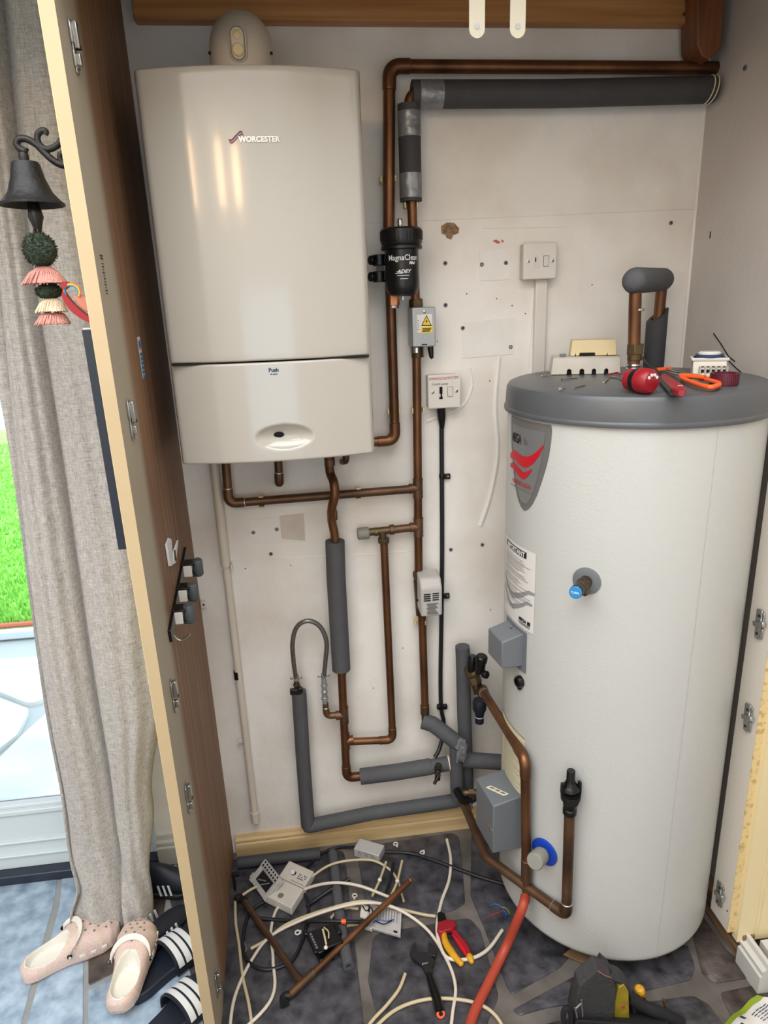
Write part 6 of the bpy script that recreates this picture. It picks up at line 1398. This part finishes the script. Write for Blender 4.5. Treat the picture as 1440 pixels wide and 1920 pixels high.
b = B(); b.tube(fil([FL(459, 1690, .012), FL(450, 1680, .012), FL(443, 1688, .012)], .012), .0098, 12); obj('elbow_body', b, M['iron'], ef)
dk = thing('door_stop', 'dark metal upright peg standing by the skirting next to the side panel', 'peg', FL(444, 1640))
b = B(); b.tube([FL(441, 1668, .0), FL(441, 1668, .0)+Vector((0, 0, .052))], .004, 8); b.box(FL(441, 1668, 0)+Vector((.006, 0, .054)), (.022, .012, .008)); obj('peg_body', b, M['iron'], dk)
# dark terminal block
kb = thing('terminal_block', 'black terminal block with white wire ends between the two copper pipes', 'module', FL(605, 1765))
pA, pB, pC, pD = FL(590, 1790, .030), FL(644, 1768, .036), FL(626, 1728, .042), FL(573, 1752, .036)
u = pB-pA; v = pD-pA; n_ = u.cross(v).normalized(); n_ = n_ if n_.z > 0 else -n_
b = B(); mbx(b, 0, 1, 0, 1, -.006, .006); mbx(b, -.06, .1, .9, 1.1, -.006, .008); mbx(b, .95, 1.1, .4, .9, -.006, .008); mbx(b, .1, .3, -.12, .1, -.006, .010); bo = obj('block_body', b, M['black'], kb, bevel=.002)
b = B()
for k in range(6): mbx(b, .10, .17, .12+.13*k, .19+.13*k, .0062, .0105)
obj('terminal_screw', b, M['grey_box'], bo)
b = B(); b.tube(spl([pA+u*.45+v*.1+n_*.010, pA+u*.5+v*.4+n_*.014, pA+u*.55+v*.75+n_*.016], 4), .0026, 8); b.tube(spl([pA+u*.6+v*.3+n_*.012, pA+u*.68+v*.55+n_*.016, pA+u*.62+v*.85+n_*.012], 4), .0018, 8); obj('block_wire', b, M['cable_cream'], kb)
b = B(); b.ball(pA+u*.40+v*.0+n_*.010, .0052); obj('wire_cap', b, M['white'], kb)
# black second module below it
b = B(); pA, pB, pD = FL(600, 1812, .0), FL(628, 1800, .0), FL(590, 1788, .0); u = pB-pA; v = pD-pA; n_ = Vector((0, 0, 1)); mbx(b, 0, 1, 0, 1, 0, .018); tag(obj('back_box', b, M['black'], bevel=.002), 'small black box under the terminal block beside the long copper pipe', 'module')
# circuit plate
cpz = thing('circuit_plate', 'pale circuit back plate with loose coloured wires under the end of the long copper pipe', 'circuit board', FL(720, 1725))
pA, pB, pC, pD = FL(690, 1740, .004), FL(748, 1757, .004), FL(766, 1716, .008), FL(680, 1688, .010)
u = pB-pA; v = (pC-pB+pD-pA)*.5; n_ = u.cross(v).normalized(); n_ = n_ if n_.z > 0 else -n_
b = B(); mbx(b, 0, 1.05, 0, 1, -.003, 0); mbx(b, 0, 1.05, 0, .06, 0, .006); mbx(b, .98, 1.05, 0, 1, 0, .006); mbx(b, -.30, .0, .35, .6, -.003, .004); mbx(b, -.1, .15, -.08, .0, -.003, .008); bo = obj('back_plate', b, M['act'], cpz, bevel=.001)
b = B()
for k in range(10): mbx(b, .08+.09*k, .11+.09*k, .5, .96, 0, .0012)
obj('plate_rib', b, M['alu'], bo)
b = B(); mbx(b, .82, .94, .12, .2, 0, .0008); obj('plate_slot', b, M['hole'], bo)
for pts, m in (([(.15, .2, .006), (.35, .3, .014), (.6, .35, .012), (.8, .55, .006)], M['blue_flange']), ([(.1, .35, .008), (.2, .5, .014), (.3, .35, .012)], M['ink_red']), ([(.2, .3, .006), (.5, .2, .012), (.75, .45, .01)], M['hole']), ([(-.25, .75, .006), (-.1, .55, .01), (.05, .7, .014), (.15, .5, .008)], M['hole'])):
    b = B(); b.tube(spl([pA+u*a+v*c+n_*w for a, c, w in pts], 6), .0014, 6); obj('loose_wire', b, m, cpz)
b = B(); mbx(b, -.28, -.05, .0+.28, .8, .002, .006); obj('plate_tab', b, M['white'], cpz)
cable('flex_offcut', 'cream flex bent round towards the black terminal block', [(620, 1722, .004), (632, 1708, .008), (650, 1702, .010), (672, 1704, .010)], .0040, M['cable_cream'], 'cable'); cable('flex_offcut', 'cream flex lying between the terminal block and the circuit plate', [(632, 1742, .008), (655, 1735, .006), (684, 1731, .006)], .0042, M['cable_cream'], 'cable')
# grey foam tubes on the floor
b = B(); P = [F(624, 1600, .019), F(630, 1650, .019), F(640, 1740, .019), F(654, 1812, .019)]; b.tube(spl(P, 6), .0145, 20, hollow=.007); o = tag(obj('pipe_insulation', b, M['foam'], angle=60), 'loose grey foam sleeve on the floor under the tangle, its hollow end showing', 'pipe insulation')
b = B(); b.tube([F(446, 1618, .020), F(600, 1600, .020)], .0165, 18, hollow=.008); tag(obj('pipe_insulation', b, M['foam_dark'], angle=60), 'dark foam sleeve lying along the skirting behind the cream thermostat', 'pipe insulation')
# white pipe clips scattered about
for k, (x, y, lab) in enumerate(((665, 1680, 'white pipe clip on the floor beside the stiff black cut end'), (558, 1749, 'white pipe clip on the floor inside the curl of black cable'), (742, 1583, 'white pipe clip on the floor next to the skirting and grey switch box'), (792, 1599, 'white pipe clip on the floor just above the straight black cable'))):
    t = thing('pipe_clip', lab, 'clip', FL(x, y), 'loose white pipe clips on the floor'); c = FL(x, y, .004); random.seed(k); r0 = random.uniform(0, 6)
    b = B(); b.tube([c+Vector((.0062*math.cos(r0+a), .0062*math.sin(r0+a), .001)) for a in [5.0*i/14 for i in range(15)]], .0021, 7); b.box(c+Vector((.007*math.cos(r0-.6), .007*math.sin(r0-.6), 0)), (.006, .006, .006)); obj('clip_ring', b, M['white'], t)
# adjustable wrench
wt = thing('adjustable_wrench', 'dark adjustable wrench with open jaws and an orange ring ending its black grip', 'wrench', FL(800, 1835))
zh = .010
def poly_f(pts, z0, z1, m, nm, par_, bev=.001):
    b = B(); b.prism([FL(x, y, z0) for x, y in pts], (0, 0, z1-z0)); return obj(nm, b, m, par_, bevel=bev)
poly_f([(779, 1771), (772, 1780), (769, 1793), (774, 1803), (784, 1810), (792, 1816), (797, 1828), (800, 1834), (811, 1830), (811, 1820), (815, 1806), (806, 1797), (798, 1792), (781, 1792), (779, 1786)], 0, .013, M['wrench'], 'fixed_jaw', wt)
poly_f([(804, 1772), (814, 1778), (820, 1789), (817, 1800), (806, 1797), (798, 1792), (803, 1790), (805, 1784)], 0, .012, M['wrench'], 'moving_jaw', wt)
b = B(); P = [FL(804, 1826, .008), FL(812, 1852, .010), FL(820, 1878, .011), FL(826, 1900, .011)]; b.tube(spl(P, 5), [.0075+.0035*min(1, i/8) for i in range(16)], 16); gp = obj('grip', b, M['black'], wt, angle=60)
a = (P[3]-P[2]).normalized(); up_ = Vector((0, 0, 1)); b = B(); b.lathe([(.0098, 0), (.0105, .002), (.009, .004)], P[3]+a*.000+Vector((0, 0, 0)), (a+up_*.9).normalized(), 20); obj('grip_collar', b, M['tool_orange'], wt)
b = B(); b.lathe([(.0050, 0), (.0050, .0048)], P[3], (a+up_*.9).normalized(), 16); obj('hanging_hole', b, M['hole'], wt)
b = B(); b.lathe([(.0045, -.008), (.0045, .008)], FL(797, 1808, .009), (1, .1, 0), 12); obj('thumb_screw', b, M['chrome'], wt)
# insulated pliers
pz_ = thing('pliers', 'insulated red and yellow side cutters with black jaws on the white cable', 'pliers', FL(850, 1770))
poly_f([(820, 1718), (826, 1715), (834, 1719), (837, 1732), (826, 1737), (821, 1734)], .006, .018, M['black'], 'jaws', pz_)
poly_f([(821, 1736), (838, 1731), (853, 1733), (856, 1742), (848, 1750), (838, 1752), (828, 1757), (819, 1752)], .004, .019, M['tool_red'], 'red_guard', pz_, .003)
def grip(pts, r, m, nm): 
    P = spl([FL(x, y, r[0]) for x, y in pts], 6); b = B(); n = len(P); b.tube(P, [r[0]*(.85+.3*math.sin(PI*i/(n-1))) for i in range(n)], 12); b.ball(P[-1], r[0]*.9); return obj(nm, b, m, pz_, angle=70)
grip([(846, 1740), (858, 1756), (874, 1776), (880, 1790)], (.0075,), M['tool_red'], 'right_grip'); grip([(832, 1750), (836, 1768), (850, 1790), (864, 1806)], (.0082,), M['tool_yellow'], 'left_grip'); grip([(879, 1790), (884, 1802)], (.0078,), M['tool_yellow'], 'grip_tip')
grip([(829, 1748), (826, 1753), (832, 1762)], (.0062,), M['tool_red'], 'grip_guard'); grip([(850, 1752), (862, 1770), (876, 1792)], (.0058,), M['red'], 'grip_inlay')
# ------------------------------------------------------------------ tool belt and package in front
bg = thing('tool_bag', 'black canvas tool bag with a standing grey webbing handle in front of the cylinder', 'tool bag', FL(1150, 1930))
def V(px, py, y): return W(px, py, y)
y_ = -.66
b = B(); w_ = []
loopo = [(1068, 1935, -.62), (1072, 1900, -.62), (1082, 1855, -.64), (1100, 1832, -.66), (1118, 1818, -.67), (1140, 1822, -.67), (1164, 1832, -.67), (1180, 1856, -.66), (1186, 1890, -.65), (1188, 1950, -.64)]
P = spl([W(*p) for p in loopo], 5); n = len(P)
rg = []
for i, p in enumerate(P):
    t = (P[min(n-1, i+1)]-P[max(0, i-1)]).normalized(); w = Vector((.10, 1, .10)); w = (w-t*w.dot(t)).normalized(); nn = t.cross(w).normalized(); hw_ = .027*(1-.55*i/n)
    rg.append([p-w*hw_-nn*.004, p+w*hw_-nn*.004, p+w*hw_+nn*.004, p-w*hw_+nn*.004])
b.rings(rg); hdl = obj('handle_strap', b, M['bag'], bg, bevel=.002, angle=50)
b = B(); b.prism([W(x, y, -.675) for x, y in ((1120, 1836), (1134, 1806), (1150, 1822), (1144, 1842))], (0, .03, 0)); b.prism([W(x, y, -.70) for x, y in ((1086, 1850), (1120, 1820), (1146, 1830), (1156, 1856), (1150, 1935), (1074, 1935))], (0, .03, .01)); obj('strap_tab', b, M['bag'], bg, bevel=.003)
b = B(); b.tube([W(1122, 1821, -.705), W(1134, 1829, -.705), W(1146, 1833, -.70)], .0008, 6); obj('strap_stitch', b, M['brown_leather'], bg)
b = B(); b.hexa([W(1060, 1960, -.72), W(1290, 1990, -.72), W(1290, 1960, -.62), W(1060, 1930, -.60), W(1082, 1912, -.72), W(1258, 1925, -.72), W(1240, 1896, -.64), W(1080, 1895, -.62)]); b.tube(spl([W(1180, 1868, -.66), W(1210, 1888, -.67), W(1250, 1905, -.68), (W(1310, 1935, -.68))], 5), [.014]*16, 12); obj('bag_body', b, M['bag_dark'], bg, bevel=.006)
b = B(); b.tube(spl([W(1062, 1940, -.70), W(1056, 1905, -.70), W(1062, 1890, -.70), (W(1070, 1900, -.70)), W(1072, 1940, -.70)], 4), .006, 10); obj('side_loop', b, M['bag_dark'], bg)
b = B()
for (x0, y0, x1, y1) in ((1078, 1890, 1084, 1915), (1090, 1875, 1092, 1905)): b.tube([W(x0, y0, -.715), W(x1, y1, -.715)], .0022, 8)
b.tube([W(1078, 1893, -.715), W(1092, 1879, -.715)], .0022, 8); obj('buckle', b, M['chrome'], bg)
b = B(); b.prism([W(x, y, -.69) for x, y in ((1150, 1935), (1153, 1880), (1160, 1852), (1170, 1846), (1179, 1860), (1181, 1935))], (0, .02, 0)); lv = tag(obj('hand_tool', b, M['olive'], bevel=.002), 'dirty yellow tool seen through the loop of the tool bag handle', 'tool')
b = B(); b.lathe([(.004, -.0006), (.004, .0010)], W(1168, 1888, -.6905), (0, -1, 0), 12); obj('rust_mark', b, M['ink_red'], lv)
hg = thing('screwdriver', 'yellow ended tool handle standing up out of the tool bag', 'screwdriver', W(1205, 1875, -.64))
b = B(); b.lathe([(.007, -.030), (.009, -.012), (.0125, -.004), (.0125, .006), (.008, .012), (0, .013)], W(1199, 1858, -.64), (-.25, -.2, 1), 16); b.prism([W(x, y, -.645) for x, y in ((1203, 1852), (1210, 1866), (1216, 1892), (1212, 1894), (1205, 1870))], (0, .006, 0)); obj('handle', b, M['yellow'] if False else M['tool_yellow'], hg)
b = B(); b.tube([W(1202, 1868, -.64), W(1208, 1900, -.645)], .0095, 12); obj('shaft', b, M['black'], hg)
b = B(); b.tube(spl([W(1244, 1874, -.66), W(1250, 1892, -.665), W(1264, 1925, -.67)], 4), .0042, 8); tag(obj('tool_shank', b, M['copper_old']), 'thin brown rod sticking out of the right end of the tool bag', 'tool')
pk = thing('package', 'crumpled white and lime green plastic packet with blue print by the white skirting', 'packet', F(1420, 1905, 0))
def PK(px, py, h): return F(px, py, h)
rows = []
for j in range(9):
    v = j/8; row = []
    for i in range(13):
        u_ = i/12; a = PK(1330+0, 1945, .01).lerp(PK(1420, 1862, .01), u_); c = PK(1440, 2010, .01).lerp(PK(1520, 1910, .01), u_); p = a.lerp(c, v); p.z = .006+.030*math.sin(PI*min(1, v*1.2+.05))*(.6+.4*math.sin(5*u_+2*v))+.004*math.sin(17*u_+9*v); row.append(p)
    rows.append(row)
b = B(); b.rings(rows, closed=False); b.rings([[Vector((p.x, p.y, .004)) for p in r] for r in rows], closed=False); b.rings([rows[0], [Vector((p.x, p.y, .004)) for p in rows[0]]], closed=False); bo = obj('film', b, M['label'], pk, angle=60)
def strip_(j0, j1, i0, i1, m, nm, off):
    b = B(); b.rings([[rows[j][i]+Vector((0, 0, off)) for i in range(i0, i1+1)] for j in range(j0, j1+1)], closed=False); return obj(nm, b, m, bo)
strip_(0, 1, 0, 12, M['lime'], 'green_edge', .0008)
b = B()
for k in range(5):
    j = 2+k*.35; 
    for i in range(7, 11): p, q = rows[2][i].lerp(rows[4][i], k/5), rows[2][i+1].lerp(rows[4][i+1], k/5); b.tube([p+Vector((0, 0, .0015)), p.lerp(q, .75)+Vector((0, 0, .0015))], .0009, 5)
obj('blue_print', b, M['ink_blue'], bo); strip_(2, 4, 0, 4, M['ink_blue'], 'blue_panel', .0009) if False else None
b = B()
for (j, i) in ((1, 2), (2, 1), (2, 3), (1, 5)): q = [rows[j][i], rows[j][i+1], rows[j+1][i+1], rows[j+1][i]]; c = sum(q, Vector())/4; b.prism([c+(x-c)*.7+Vector((0, 0, .001)) for x in q], (0, 0, .0005))
obj('printed_panel', b, M['ink_blue'], bo, smooth=False)
b = B(); b.hexa([F(1055, 1790, .004), F(1120, 1818, .004), F(1130, 1790, .004), F(1080, 1770, .004), F(1055, 1790, .010), F(1120, 1818, .010), F(1130, 1790, .010), F(1080, 1770, .010)]); tag(obj('packing_board', b, M['timber'], bevel=.002), 'scrap of pale board poking out from under the front of the cylinder', 'board')

# ================================================================== light
w = bpy.data.worlds.new('sky'); SC.world = w; w.use_nodes = True
nt = w.node_tree; bgn = nt.nodes['Background']; bgn.inputs[0].default_value = (.74, .88, 1.0, 1); bgn.inputs[1].default_value = 2.8
def area(name, loc, target, sx_, sy_, power, col):
    ld_ = bpy.data.lights.new(name, 'AREA'); ld_.shape = 'RECTANGLE'; ld_.size = sx_; ld_.size_y = sy_; ld_.energy = power; ld_.color = col
    o = bpy.data.objects.new(name, ld_); COL.objects.link(o); o.location = Vector(loc); d = Vector(target)-Vector(loc); o.rotation_euler = d.to_track_quat('-Z', 'Y').to_euler(); return o
area('roof_window_daylight', (-.8, -2.1, 3.36), (-.8, -2.1, 0), 3.2, 2.4, 146, (.93, .97, 1.0))
# warm pendant bulbs that mirror in the boiler front
for k, (px, py, hh) in enumerate(((358, 325, 100), (413, 325, 92), (444, 330, 84))):
    p = bsurf(px, py, 0); u_ = (p.x-XL_)/(XR_-XL_); dydx = 8*BOW*(u_-.5)/(XR_-XL_)*1.0
    n_ = Vector((dydx, -1, 0)).normalized(); d = (p-CAM).normalized(); r_ = d-n_*2*d.dot(n_); L_ = 1.9; c = p+r_*L_
    sc_ = (L_+(p-CAM).length)/(p-CAM).length; fac = (p-CAM).length/FPX*1.06
    area('pendant_bulb', c, p, 17*fac*sc_*2.0, hh*fac*sc_, 1.5, (1.0, .62, .30))
vs = SC.view_settings; vs.view_transform = 'Standard'; vs.look = 'None'; vs.exposure = 0.0; vs.gamma = 1.0; vs.use_curve_mapping = False
SC.cycles.use_denoising = True; SC.cycles.max_bounces = 8; SC.cycles.caustics_reflective = False; SC.cycles.caustics_refractive = False; SC.cycles.sample_clamp_indirect = 4
